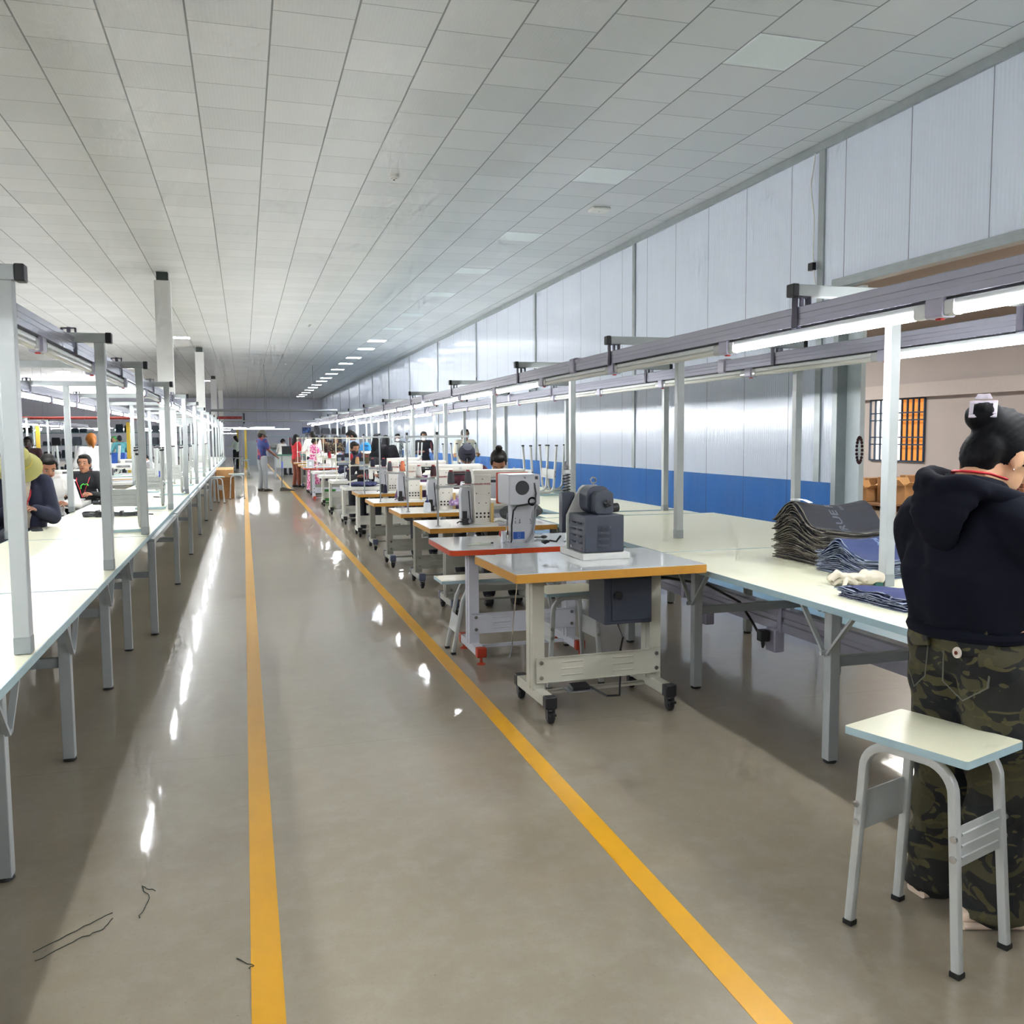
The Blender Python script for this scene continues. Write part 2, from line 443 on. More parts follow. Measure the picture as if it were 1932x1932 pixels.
# hanging cable and small camera on the partition trim
g = G(); g.tube([(WX-.035, 8.66, 4.42), (WX-.06, 8.70, 4.1), (WX-.05, 8.64, 3.75), (WX-.04, 8.66, 3.35), (WX-.05, 8.62, 3.15), (WX-.04, 8.6, 3.0)], .009, 6)
o = g.build('wall_cable', mat('white cable', 'd8d8d4', .5)); tag(o, 'white cable hanging down the steel trim beside the opening', 'cable')
g = G(); g.box(WX-.075, WX-.03, 8.62, 8.70, 3.20, 3.28); g.build('connector', BLACK, o)
for yy, zz, wh in ((18.45, 2.42, 'first'), (23.5, 2.5, 'second')):
    t = thing('security_camera', 'small white camera on the %s partition trim beyond the stools' % wh, 'camera', (WX-.02, yy, zz))
    g = G(); g.cyl((-.02, 0, 0), (-.16, -.08, -.03), .035, 12); g.build('body', WHITEST, t)
    g = G(); g.cyl((-.16, -.08, -.03), (-.168, -.085, -.032), .022, 12); g.build('lens', BLACK, t)
    g = G(); g.tube([(-.01, .02, .0), (-.02, .05, .25), (-.01, .03, .5)], .008, 6); g.build('cable', BLACK, t)
# pipes across the hall
def pipe(lab, x0, x1, y, z, r, m, drops=()):
    g = G(); g.tube([(x0, y, z), ((x0+x1)/2, y, z-.01), (x1, y, z)], r, 10)
    o = g.build('overhead_pipe', m); tag(o, lab, 'pipe')
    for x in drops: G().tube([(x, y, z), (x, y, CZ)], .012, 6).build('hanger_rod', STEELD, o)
pipe('silver pipe spanning the aisle high up, the one closer to the camera', -1.3, 3.9, 40, 2.60, .05, ALU, (.9, 2.9))
pipe('thin silver pipe spanning the aisle behind the broom man', -1.2, 4.2, 50, 2.33, .04, ALU, (1.2, 2.4))
pipe('dark red pipe ending above the aisle entrance', -14, .02, 60, 2.72, .09, mat('dark red pipe', '8c2a22', .5), (-4, -8))
G().tube([(.02, 60, 3.0), (.02, 60, 2.35)], .08, 8).build('pipe_flange', BLACK, bpy.data.objects['overhead_pipe.002'])

# ------------------------------------------------------------------ gantries, trunking, tubes
def gantry(xa, xb, p1, p2, za):
    """arm from xa to xb, posts at p1 and p2"""
    t = thing('gantry_frame', '', 'light frame')
    for x in (p1, p2):
        G().box(x-.025, x+.025, -.025, .025, .745, za-.05).build('post', STEEL, t, .003)
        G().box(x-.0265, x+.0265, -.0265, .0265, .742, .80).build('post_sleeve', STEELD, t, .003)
    G().box(min(xa, xb), max(xa, xb), -.025, .025, za-.05, za).build('crossarm', STEEL, t, .003)
    for x, s in ((min(xa, xb), -1), (max(xa, xb), 1)):
        G().box(x-(.03 if s < 0 else 0), x+(.03 if s > 0 else 0), -.028, .028, za-.053, za+.003).build('end_cap', BLACK, t, .004)
    return t
def trunk(L, joint=True):
    """trunking along +y, from y=0, hanging below z=0 (top)"""
    t = thing('lighting_trunking', '', 'cable trunking')
    g = G(); g.sweep([(0, 0, 0), (0, L, 0)], [(-.028, -.085), (.028, -.085), (.028, -.058), (.0265, -.055), (.0265, -.034), (.028, -.031), (.028, -.004), (.02, 0), (-.02, 0), (-.028, -.004), (-.028, -.031), (-.0265, -.034), (-.0265, -.055), (-.028, -.058)])
    g.build('channel', LILAC, t, smooth=False)
    G().box(-.012, .012, 0, L, -.092, -.085).build('slot', mat('dark slot', '2a2a30', .6), t)
    G().sweep([(0, -.045, -.043), (0, .045, -.043)], rsec(.078, .112, .02), (0, 0, 1)).build('joint_sleeve', LILACP, t)
    return t
def hanger():
    g = G(); g.box(-.036, -.031, -.02, .02, -.092, .045); g.box(.031, .036, -.02, .02, -.092, .045); g.box(-.036, .036, -.02, .02, .04, .046); g.box(-.036, .036, -.02, .02, -.094, -.088)
    g.cyl((0, 0, .0), (0, 0, .05), .01, 8)
    return g
def tubelamp(L, on):
    t = thing('tube_light', '', 'tube light')
    g = G(); g.sweep([(0, .05, 0), (0, L-.05, 0)], rsec(.034, .026, .008), (0, 0, 1)); g.build('tube_body', WHITEST, t)
    g = G(); g.sweep([(0, .06, -.026), (0, L-.06, -.026)], rsec(.036, .030, .013), (0, 0, 1)); g.build('diffuser', TUBE if on else TUBEOFF, t)
    for y in (.03, L-.03):
        G().sweep([(0, y-.03, -.015), (0, y+.03, -.015)], rsec(.042, .056, .012), (0, 0, 1)).build('end_cap', CLEAR if not on else WHITEST, t)
    return t
def switchbox():
    t = thing('switch_box', '', 'switch box')
    G().sweep([(0, -.04, -.03), (0, .04, -.03)], rsec(.06, .07, .01), (0, 0, 1)).build('housing', LILACP, t)
    G().box(-.011, .011, -.014, .014, -.072, -.062).build('rocker', REDP, t, .004)
    return t
TL_ON, TL_OFF, SWB = tubelamp(1.40, True), tubelamp(1.40, False), switchbox()
TRK = trunk(5.9)
GR = gantry(2.34, 3.80, 2.85, 3.77, 2.10); GL = gantry(-.69, -2.10, -.722, -1.63, 2.01); GF = gantry(0, -1.45, -.03, -.94, 2.03)
used = set()
def put(src, loc, lab, grp, rz=0):
    if src.name in used: return dup(src, loc, rz, lab, grp)
    used.add(src.name); src.location = loc; src.rotation_euler = (0, 0, rz); src['label'] = lab; src['group'] = grp
    return src
YR = [-3.0, -.8, 1.38, 3.54, 5.66, 7.77, 10.46, 13.17, 15.83, 18.48, 21.2, 23.9, 26.6, 29.3, 32.0]
YL = [-.9, 1.2, 3.32, 5.33, 7.23, 9.70, 12.41, 15.05, 17.75, 20.7, 23.4, 26.1, 28.8, 31.5, 34.2]
NR, NL, NF = 'over the denim bench row', 'over the cable-coil bench row', 'over the picket of upturned stools'
HB = None
def row(gsrc, ys, tracks, nm, y0, y1, dx=0, zt=2.02, first=0):
    global HB
    for i, y in enumerate(ys):
        o = put(gsrc, (dx, y, 0), 'grey steel light frame %s, %s from its near end' % (nm, ORD[i]), 'light frames '+nm)
        for (tx, tz, pitch, ph, off) in tracks:
            h = hanger().build('hanger_bracket', LILACP, o); h.location = (tx-dx if False else tx-o.location.x, 0, tz)
    for ti, (tx, tz, pitch, ph, off) in enumerate(tracks):
        side = ('aisle-side', 'inner')[ti]
        y = y0; i = 0
        while y < y1:
            put(TRK, (tx, y, tz), 'lilac grey trunking run %s, %s line, %s length' % (nm, side, ORD[i % 20]), 'trunking '+nm); y += 5.9; i += 1
        k = 0; y = ph
        while y < y1+1:
            on = not any(a <= y+.7 <= b for a, b in off)
            put(TL_ON if on else TL_OFF, (tx, y+.05, tz-.106), ('lit' if on else 'unlit')+' tube lamp %s, %s line, %s in order' % (nm, side, ORD[k % 20]), 'tube lamps '+nm)
            put(SWB, (tx, y, tz-.088), 'lilac switch box %s, %s line, %s in order' % (nm, side, ORD[k % 20]), 'switch boxes '+nm)
            y += pitch; k += 1
row(GR, YR, [(2.37, 2.005, 1.475, -3.2, [(4.2, 7.0)]), (3.60, 2.02, 1.475, -2.85, [(4.5, 17.5)])], NR, -5.42, 32)
row(GL, YL, [(-.87, 1.99, 1.51, -1.5, [(3.0, 7.5), (9.1, 10.6)]), (-1.97, 1.99, 1.51, -1.3, [])], NL, -5.42, 33)
YFR = [21.6, 24.3, 27, 29.7, 32.4]
row(GF, YFR, [(-5.65, 1.99, 1.51, 20, []), (-6.8, 1.99, 1.51, 20, [])], NF, 20, 32, dx=-5.5)
# tubes and bars hung across the far end of the hall
for i, (x, y, z) in enumerate(((-.55, 46, 1.86), (.9, 45, 1.9), (2.2, 46, 1.9), (.2, 52, 2.03), (1.7, 52, 2.05), (-.3, 58, 1.75), (-6.5, 40, 1.9), (-5, 40, 1.9), (-8, 42, 1.85), (-3.6, 40, 1.88), (-7.6, 47, 1.95), (-5.4, 47, 1.9), (-4.2, 52, 1.9))):
    o = dup(TL_ON, (x, y, z), PI/2, 'lit tube lamp hung crosswise at the far end of the hall, %s in order' % ORD[i], 'crosswise tube lamps at the far end')
    for q in (.3, 1.1): G().tube([(0, q, .01), (0, q, CZ-z)], .004, 4).build('suspension_rod', STEELD, o)
# ------------------------------------------------------------------ long work benches
def bench(x0, x1, L, legs, aisle, braces=True, xl=None, rail=False):
    """top from x0 to x1, y 0..L; legs: list of y; aisle: x of the aisle-side leg line"""
    t = thing('work_bench', '', 'bench')
    G().box(x0, x1, .003, L-.003, .715, .74).build('bench_top', CREAM, t, .002)
    g = G(); e = .004
    g.box(x0-e, x0, .003, L-.003, .712, .7405); g.box(x1, x1+e, .003, L-.003, .712, .7405); g.box(x0-e, x1+e, -.001+.0, .003, .712, .7405)
    g.build('edge_band', BEDGE, t)
    xa, xb = xl
    g = G()
    for x in (xa, xb): g.box(x-.02, x+.02, .06, L-.06, .675, .712)
    for y in (.1, L-.1): g.box(xa, xb, y-.015, y+.015, .68, .712)
    g.build('underframe', STEEL, t, .002)
    for y in legs:
        for x in (xa, xb):
            G().box(x-.025, x+.025, y-.025, y+.025, .012, .69).build('leg', STEEL, t, .003)
            G().lathe([(.026, 0), (.03, .004), (.024, .014)], (x, y, 0), 12).build('foot_pad', RUBBER, t)
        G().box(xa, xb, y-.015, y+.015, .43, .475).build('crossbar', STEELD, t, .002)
        if braces:
            g = G()
            for s in (-1, 1):
                g.bar((aisle, y+s*.012, .49), (aisle, y+s*.20, .70), .012, .022, (1, 0, 0))
            g.cyl((aisle-.03, y, .495), (aisle+.01, y, .495), .011, 8); g.cyl((aisle-.03, y-.012, .685), (aisle+.0, y-.012, .685), .01, 8); g.cyl((aisle-.03, y+.016, .685), (aisle, y+.016, .685), .01, 8)
            g.build('brace', STEEL, t)
    if rail:
        g = G(); g.box(xa-.012, xa+.012, .06, L-.06, .60, .625)
        y = .3
        while y < L-.1: g.box(xa-.012, xa+.012, y-.02, y+.02, .62, .68); y += .42
        g.build('side_rail', STEEL, t, .002)
    return t
DB, CB = 'denim bench row', 'cable-coil bench row'
def lab_bench(o, lab, grp): o['label'] = lab; o['group'] = grp
B1 = bench(2.30, 3.97, 2.44, (.83, 2.08), 2.45-.03, True, (2.45, 3.38)); B1.location = (0, 2.55, 0); lab_bench(B1, 'cream work bench with the denim stacks and cotton gloves', DB)
o = dup(B1, (0, .09, 0), label='cream work bench that the woman in the dark hoodie stands at', group=DB)
o = dup(B1, (.12, 5.0, 0), label='cream work bench beside the table of the dark louvred machine', group=DB)
B2 = bench(2.78, 3.97, 2.44, (.4, 2.04), 2.85, False, (2.90, 3.85)); B2.location = (0, 7.90, 0); lab_bench(B2, 'cream work bench carrying the two upturned stools by the blue wainscot', DB)
# the short bench end that shows between the machines
B3 = bench(2.50, 3.97, .34, (.17,), 2.6, False, (2.62, 3.85)); B3.location = (0, 7.47, 0); lab_bench(B3, 'short cream bench end between the riveting machine and dark motor', DB)
for i in range(8):
    dup(B2, (0, 10.35+2.45*i, 0), label='cream work bench farther along the blue wainscot, %s past the upturned stools' % ORD[i], group=DB)
A1 = bench(-1.62, -.69, 2.42, (.8-.19+.41, 2.19), -.80+.03, True, (-1.5, -.80))
A1.location = (0, 2.24, 0); lab_bench(A1, 'cream work bench with the first two light posts on its edge', CB)
dup(A1, (0, -.18, 0), label='cream work bench end at the picture border by the aisle', group=CB)
A2 = bench(-1.62, -.69, 2.42, (.98, 1.98), -.80+.03, True, (-1.5, -.80)); A2.location = (0, 4.67, 0); lab_bench(A2, 'bare cream work bench before the cable coils', CB)
A3 = bench(-1.62, -.69, 2.42, (.04, ), -.66, False, (-1.56, -.655-.02), True); A3.location = (0, 7.10, 0); lab_bench(A3, 'cream work bench with the dark cable coils and first upturned stool', CB)
for i in range(11):
    y = 9.53+2.43*i
    if 17 < y < 18.6: y = 16.9 - .01 if False else y
    dup(A3, (0, y, 0), label='cream work bench %s past the cable coils along the aisle' % ORD[i], group=CB)
# floor-level detail: trunking and sockets below the benches
def lowtrunk(x, y0, y1, z, lab, socks):
    t = thing('cable_trunking', lab, 'cable trunking', (x, y0, z))
    L = y1-y0
    G().sweep([(0, 0, 0), (0, L, 0)], [(-.04, -.07), (.04, -.07), (.04, .06), (.03, .07), (-.03, .07), (-.04, .06), (-.04, .02), (-.034, .012), (-.034, -.012), (-.04, -.02)]).build('channel', LILAC, t, smooth=False)
    for s in socks:
        o = G().box(-.075, -.005, s-y0-.05, s-y0+.05, -.20, -.06).build('socket_box', LILACP, t, .008)
        G().cyl((-.076, s-y0+.02, -.13), (-.082, s-y0+.02, -.13), .011, 12).build('indicator', REDP, o)
    y = .3
    while y < L:
        g = G(); g.box(-.046, .046, y-.02, y+.02, -.078, -.071); g.box(-.046, -.04, y-.02, y+.02, -.075, .1); g.box(.04, .046, y-.02, y+.02, -.075, .1); g.build('bracket', LILACP, t); y += 1.25
    return t
lowtrunk(3.08, 1.9, 7.4, .345, 'lilac power trunking slung below the denim benches', (2.9, 4.75, 5.6))
lowtrunk(-1.1, 2.2, 9.4, .50, 'lilac power trunking slung below the cable-coil benches', (3.1, 3.75, 4.9, 6.35))

# ------------------------------------------------------------------ stools
STL = mat('satin grey stool tube', 'b4b8b6', .32, .15)
def stool():
    t = thing('work_stool', '', 'stool')
    a, b = .165, .113      # half spread of the feet along / across
    G().sweep([(0, 0, .578), (0, 0, .60)], rsec(.37, .285, .006, 1), (0, 1, 0)).build('seat', CREAM, t)
    me = t.children[0].data
    me.materials.append(BEDGE)
    for p in me.polygons:
        if abs(p.normal.z) < .5: p.material_index = 1
    for s in (-1, 1):
        y = s*b; pts = [(-a, y*1.08, .012), (-a+.03, y, .48)]
        pts += arc((-a+.03+.08, y, .483), .08, 180, 90, 7)[1:]
        pts += arc((a-.03-.08, y, .483), .08, 90, 0, 7)[:-1] + [(a-.03, y, .48), (a, y*1.08, .012)]
        G().sweep(pts, rsec(.026, .026, .006, 2), (0, 1, 0)).build('leg_frame', STL, t)
        for x in (-a, a): G().box(x-.015, x+.015, y*1.08-.015, y*1.08+.015, 0, .016).build('foot_cap', RUBBER, t, .002)
    for s in (-1, 1):
        xx = s*(a-.018); g = G(); g.box(xx-.0015, xx+.0015, -b+.008, b-.008, .29, .405)
        for z in (.315, .3475, .38): g.sweep([(xx+s*.002, -b+.02, z), (xx+s*.002, b-.02, z)], rsec(.006, .008, .002, 1))
        o = g.build('stretcher_plate', STL, t)
        g = G()
        for z in (.32, .375):
            for q in (-1, 1): g.cyl((xx-.0, q*(b+.012), z), (xx, q*(b+.020), z), .010, 10)
        g.build('bolt', CHROME, o)
    return t
ST = stool(); ST.location = (1.85, 2.09, 0); ST.rotation_euler = (0, 0, RAD(-72)); ST['label'] = 'cream topped grey stool standing alone behind the woman in camouflage trousers'
dup(ST, (1.79, 4.98, 0), RAD(4), 'cream topped grey stool under the table with the hanging dark cabinet', scale=(1, 1, .93))
dup(ST, (-.19, 22.75, 0), 0, 'grey stool standing by the cardboard boxes on the aisle')
dup(ST, (-.66, 21.3, 0), RAD(30), 'grey stool tucked at the bench end before the cardboard boxes')
dup(ST, (.0, 37.5, 0), RAD(10), 'grey stool beside the woman in the pale green sweater, closer one')
dup(ST, (-.25, 41.5, 0), RAD(-10), 'grey stool beside the woman in the pale green sweater, farther one')
UP = [(-.90, 7.62, 90, CB), (-.93, 9.98, 92, CB), (-.88, 12.3, 88, CB), (-1.24, 12.95, 90, CB), (-.9, 14.6, 90, CB), (-1.25, 15.6, 93, CB), (-.92, 17.0, 88, CB), (-.9, 20.3, 90, CB), (-.95, 22.7, 90, CB),
      (3.38, 10.35, 5, DB), (3.72, 10.75, 2, DB), (3.15, 13.9, 0, DB), (3.45, 14.6, 10, DB), (3.1, 19.0, 0, DB), (3.5, 19.5, 8, DB), (3.2, 20.6, -6, DB), (3.6, 21.4, 0, DB), (3.3, 22.6, 5, DB)]
cnt = {CB: 0, DB: 0}
for x, y, a, nm in UP:
    dup(ST, (x, y, 1.341), rot=(PI, 0, RAD(a)), label='upturned grey stool standing on the %s, %s from the near end' % (nm, ORD[cnt[nm]]), group='upturned stools on the '+nm); cnt[nm] += 1
# long bench seat
t = thing('bench_seat', 'long cream bench seat under the orange edged table', 'bench', (1.70, 5.95, 0), 0)
G().box(-.48, .48, -.13, .13, .478, .50).build('seat', CREAM, t, .002)
me = t.children[0].data; me.materials.append(BEDGE)
for p in me.polygons:
    if abs(p.normal.z) < .5: p.material_index = 1
for s in (-1, 1):
    y = s*.095; a = .42
    pts = [(-a+.02, y, .012), (-a+.09, y, .36)] + arc((-a+.19, y, .385), .08, 165, 90, 6) + arc((a-.19, y, .385), .08, 90, 15, 6) + [(a-.09, y, .36), (a-.02, y, .012)]
    G().sweep(pts, rsec(.026, .026, .006, 2), (0, 1, 0)).build('leg_frame', STL, t)
    xx = s*(a-.045); G().obox((xx, 0, .2), (.003, .19, .11), (0, -s*.2, 0)).build('stretcher_plate', STL, t)
    for x in (-a+.02, a-.02): G().box(x-.015, x+.015, y-.015, y+.015, 0, .014).build('foot_cap', RUBBER, t)

# ------------------------------------------------------------------ sewing tables
def caster(parent, x, y):
    g = G(); g.box(x-.022, x+.022, y-.022, y+.022, .072, .080)
    for xx in (x-.020, x+.016): g.prism([(y-.02, .073), (y+.02, .073), (y+.012, .022), (y-.022, .022)], xx, xx+.004, 'x')
    g.box(x-.018, x+.018, y-.045, y-.02, .045, .056)
    c = g.build('caster', BLACK, parent)
    w = G().lathe([(.01, -.014), (.026, -.014), (.031, -.009), (.031, .009), (.026, .014), (.01, .014)], (x, y-.005, .031), 16, 'x').build('wheel', RUBBER, c)
    G().lathe([(.001, -.0152), (.014, -.0152), (.014, .0152), (.001, .0152)], (x, y-.005, .031), 12, 'x').build('hub', CHROME, c)
def table(W, D, H, top, edge, st, cap, casters=True, rnd=.004, wide=False, th=.04):
    """near corner at the origin, x 0..W, y 0..D"""
    t = thing('sewing_table', '', 'sewing table')
    g = G(); g.sweep([(W/2, D/2, H-th), (W/2, D/2, H-.003)], rsec(W, D, rnd, 5 if rnd > .01 else 1), (0, 1, 0)); g.build('tabletop', edge, t, 0)
    G().sweep([(W/2, D/2, H-.003), (W/2, D/2, H)], rsec(W-.004, D-.004, max(.002, rnd-.002), 5 if rnd > .01 else 1), (0, 1, 0)).build('top_laminate', top, t)
    zb = .08 if casters else .05
    for i, x in enumerate((.22, W-.14)):
        pw = .05
        # C-shaped upright
        yc = D/2-.02
        g = G(); 
        if wide: g.box(x-.02, x+.02, yc-.11, yc+.11, zb+.05, H-th-.01)
        else: 
            g.prism([(yc-.05, zb+.05), (yc+.05, zb+.05), (yc+.05, H-th-.005), (yc-.05, H-th-.005)], x-.035, x-.031, 'x')
            g.box(x-.035, x+.03, yc-.053, yc-.049, zb+.05, H-th-.005); g.box(x-.035, x+.03, yc+.049, yc+.053, zb+.05, H-th-.005); g.box(x-.039, x-.035, yc-.012, yc+.012, zb+.05, H-th-.005)
        g.build('leg', st, t)
        G().box(x-.028, x+.028, D/2-.23, D/2+.23, zb, zb+.055).build('foot_beam', st, t, .004)
        for s in (-1, 1):
            y = D/2+s*.235
            G().box(x-.032, x+.032, y-.025, y+.025, zb-.004, zb+.06).build('end_cap', cap, t, .006)
            if casters: caster(t, x, y)
            else: G().lathe([(.028, 0), (.028, .006), (.01, .012), (.008, .05)], (x, y, 0), 14).build('levelling_foot', cap, t)
        g = G(); g.box(x-.03, x+.05, .08, D-.08, H-th-.012, H-th); g.build('support_bracket', st, t)
    yb = D/2-.085
    g = G(); g.box(.20, W-.12, yb-.004, yb, .17, .30); g.box(.20, W-.12, yb-.012, yb, .298, .302); g.box(.20, W-.12, yb-.012, yb, .168, .172)
    for z in (.2, .235, .27):
        for a, b in ((.34, .46), (W-.40, W-.28)): g.sweep([(a, yb-.004, z), (b, yb-.004, z)], rsec(.008, .008, .003, 1))
    c = g.build('cross_panel', st, t)
    g = G()
    for x in (.225, W-.145):
        for z in (.195, .275): g.cyl((x, yb-.004, z), (x, yb-.014, z), .011, 8)
    g.build('bolt', CHROME, c)
    g = G(); g.box(.22, W-.14, D/2+.0, D/2+.035, zb+.012, zb+.018); g.box(.22, W-.14, D/2, D/2+.003, zb, zb+.018); g.box(.22, W-.14, D/2+.032, D/2+.035, zb, zb+.018); g.build('foot_rail', st, t)
    return t
TG = 'sewing tables along the aisle line'
T1 = table(1.03, .74, .79, TOPW, OAK, BEIGES, BLACK, th=.045); T1.location = (1.228, 4.13, 0); T1.rotation_euler = (0, 0, RAD(1.5)); T1['label'] = 'ochre edged glossy table on casters carrying the dark louvred machine'; T1['group'] = TG
# pedal and plate on its foot rail, cabinet hung below, cable
t = thing('foot_pedal', 'small black foot pedal on the rail of the louvred machine table', 'pedal', (1.68, 4.475, .098))
G().obox((0, 0, .018), (.10, .07, .022), (.12, 0, 0)).build('pedal_cover', BLACK, t, .004); G().box(-.075, .075, -.05, .05, 0, .006).build('base_plate', ALU, t)
o = G().tube([(.05, -.03, .02), (.12, -.09, -.02), (.20, -.07, -.03), (.235, 0, .06), (.245, .02, .2), (.20, -.12, .30), (.17, -.05, .42), (.18, -.02, .5), (.20, .0, .55)], .006, 6).build('pedal_cord', BLACK, t)
t = thing('control_cabinet', 'dark slate metal cabinet hanging below the ochre edged table', 'cabinet', (1.915, 4.47, .46))
G().box(-.135, .135, -.1, .13, 0, .28).build('case', SLATE, t, .006)
d = G().box(-.095, .125, -.108, -.1, .02, .27).build('door', SLATE, t, .003)
g = G(); g.lathe([(.012, 0), (.012, .02), (.022, .022), (.022, .034), (.001, .036)], (0, 0, 0), 8, 'y'); g.v = [(-x-.07, -y-.108, z+.16) for x, y, z in g.v]; g.build('knob', BLACK, d)
RED = table(1.03, .74, .755, TOPW, ORANGE, mat('pale lilac steel', 'c6c9d2', .35), mat('dark orange cap', 'a8361c', .5), False, .05, False, .035); RED.location = (1.19, 5.40, 0); RED['label'] = 'orange red edged white table with the riveting machine'; RED['group'] = TG
GS = mat('greige painted steel', '8f8f86', .45); OFFS = mat('pale greige steel', 'c4c4ba', .4)
YT = table(1.05, .74, .735, mat('white laminate', 'e4e4de', .2, var=.02), OAK, GS, FOOT); TY = [(1.37, 6.95), (1.38, 8.40), (1.33, 9.87), (1.36, 11.5)]
whos = ('the capped man with the face mask stands behind', 'the one behind the bun woman', '', '')
TL = ['ochre edged table on casters right behind the orange red edged table', 'ochre edged table with the squeeze bottle, second behind the orange red edged table', 'ochre edged table third behind the orange red edged table', 'ochre edged table fourth behind the orange red edged table']
TL = [s.replace('right behind', 'directly behind') for s in TL]
for i, (x, y) in enumerate(TY):
    if i: dup(YT, (x, y, 0), 0, TL[i], TG)
    else: YT.location = (x, y, 0); YT['label'] = TL[0]; YT['group'] = TG
WT = table(1.05, .74, .735, mat('white laminate', 'e4e4de', .2, var=.02), mat('off white edging', 'dcdcd4', .3), OFFS, BLACK, True, .05, True, .045); TW = [(1.36, 13.1), (1.36, 15.1), (1.33, 17.2), (1.36, 19.3)]
for i, (x, y) in enumerate(TW):
    lab = 'round cornered white sewing table, %s beyond the ochre edged ones' % ORD[i]
    if i: dup(WT, (x, y, 0), 0, lab, TG)
    else: WT.location = (x, y, 0); WT['label'] = lab; WT['group'] = TG
dup(RED, (1.30, 21.1, 0), 0, 'orange edged table far down the row by the woman in the pink dress', TG)
for i, y in enumerate((22.6, 24.2, 26.4, 28.2)): dup(YT, (1.36, y, 0), 0, 'small looking ochre edged table far down the row, %s past the orange edged one' % ORD[i], TG)

# ------------------------------------------------------------------ the louvred motor machine on the first table
t = thing('press_machine', 'dark slate louvred machine with motor, spring column and pale base', 'machine', (1.72, 4.50, .79))
PALE = mat('pale grey enamel', 'c9cac6', .4)
G().box(-.02, .25, -.02, .34, 0, .035).build('base_plate', PALE, t, .003)
b = G().box(0, .225, 0, .245, .037, .235).build('louvred_housing', SLATE, t, .005)
g = G()
for z in (.075, .108, .141, .174): 
    g.sweep([(.078, -.001, z), (.084, -.009, z), (.136, -.009, z), (.142, -.001, z)], [(-.006, -.006), (.006, -.006), (.006, .006), (-.006, .006)], (0, 0, 1))
for y in (.05, .14):
    for z in (.085, .12, .155, .19): g.sweep([(-.001, y, z), (-.007, y+.008, z), (-.007, y+.042, z), (-.001, y+.05, z)], [(-.005, -.004), (.005, -.004), (.005, .004), (-.005, .004)], (0, 0, 1))
g.build('louvre_slat', SLATE, b)
g = G()
for y in (.035, .2): g.cyl((-.001, y, .055), (-.006, y, .055), .007, 10)
g.build('screw', CHROME, b)
g = G(); p = [(-.012, .035), (.235, .035), (.235, .22), (.185, .37), (.165, .385), (.085, .385), (.065, .37), (-.012, .22)]
g.prism(p, .25, .262, 'y'); g.build('bracket_plate', PALE, t)
g = G(); g.sweep([(.125, .24, .31), (.125, .12, .31)], rsec(.135, .15, .05, 5), (0, 0, 1)); g.sweep([(.135, .125, .298), (.135, .06, .298)], rsec(.11, .125, .028, 5), (0, 0, 1)); m_ = g.build('motor', SLATE, t, .004)
g = G(); g.lathe([(.008, 0), (.012, .012)], (0, 0, 0), 8, 'y')
for i in range(5):
    a = 2*PI*i/5; g.ell((.015*math.cos(a), .016, .015*math.sin(a)), (.008, .008, .008), 8, 6)
g.ell((0, .016, 0), (.018, .009, .018), 10, 6); g.v = [(.148-x, .06-y, .295+z) for x, y, z in g.v]; g.build('star_knob', BLACK, m_)
g = G(); g.box(-.03, .045, .275, .33, .12, .345); c = g.build('ram_block', SLATE, t, .004)
G().lathe([(.012, .34), (.012, .47), (.017, .474), (.017, .49), (.011, .495), (.011, .515), (.001, .52)], (.005, .30, 0), 14).build('spindle', CHROME, c)
g = G(); pts = [(.005+.021*math.cos(2*PI*i/10), .30+.021*math.sin(2*PI*i/10), .345+.10*i/60) for i in range(61)]; g.tube(pts, .0035, 5, (0, 0, 1)); g.build('coil_spring', mat('dark spring steel', '55585c', .3, .8), c)
G().lathe([(.026, .448), (.028, .45), (.028, .468), (.026, .47)], (.005, .30, 0), 6).build('nut', ALU, c)
g = G(); g.tube([(.15+.016*math.cos(2*PI*i/14), .26, .41+.016*math.sin(2*PI*i/14)) for i in range(15)], .0045, 6, (0, 1, 0)); g.cyl((.15, .26, .385), (.15, .26, .396), .006, 8); g.build('eye_bolt', CHROME, t)
g = G(); g.cyl((.22, .30, .245), (.32, .31, .25), .026, 16); g.build('drive_cylinder', BLACK, t, .004)
g = G(); g.tube([(-.03, .3, .1), (-.06, .29, .07), (-.09, .31, .075), (-.12, .31, .06), (-.14, .30, .07)], .006, 6); g.ell((-.11, .31, .07), (.02, .014, .01), 8, 6); g.build('loose_cable', BLACK, t)

# ------------------------------------------------------------------ riveting machine on the orange edged table
t = thing('riveting_machine', 'tall grey riveting machine with a round black port and orange flank', 'machine', (1.66, 5.62, .755))
G().sweep([(.075, .09, 0), (.075, .09, .265)], rsec(.155, .10, .012, 3), (0, 1, 0)).build('column', MACHG, t)
hd = G().box(-.055, .155, -.075, .20, .255, .45).build('head_housing', MACHG, t, .008)
G().box(-.062, .158, .19, .215, .248, .455).build('front_cover', ORANGE, hd, .006)
G().lathe([(.001, -.004), (.043, -.004), (.046, 0)], (.035, -.0755, .365), 24, 'y').build('round_port', BLACK, hd)
G().box(.12, .138, -.078, -.074, .418, .438).build('logo_plate', BLACK, hd)
g = G(); g.lathe([(.001, -.005), (.008, -.005), (.008, 0)], (.05, -.0755, .43), 10, 'y'); g.build('screw', CHROME, hd)
g = G(); g.tube([(.115, -.078, .395), (.118, -.085, .36), (.122, -.088, .33), (.12, -.085, .30)]+[(.095+.024*math.cos(RAD(a)), -.09, .278+.024*math.sin(RAD(a))) for a in range(0, 700, 30)]+[(.08, -.085, .262), (.03, -.08, .255), (-.0, -.07, .25), (-.02, -.055, .22), (-.025, -.03, .12), (-.022, -.02, .03), (-.02, 0, .01)], .0055, 6, (0, 1, 0)); g.build('looped_cable', BLACK, t)
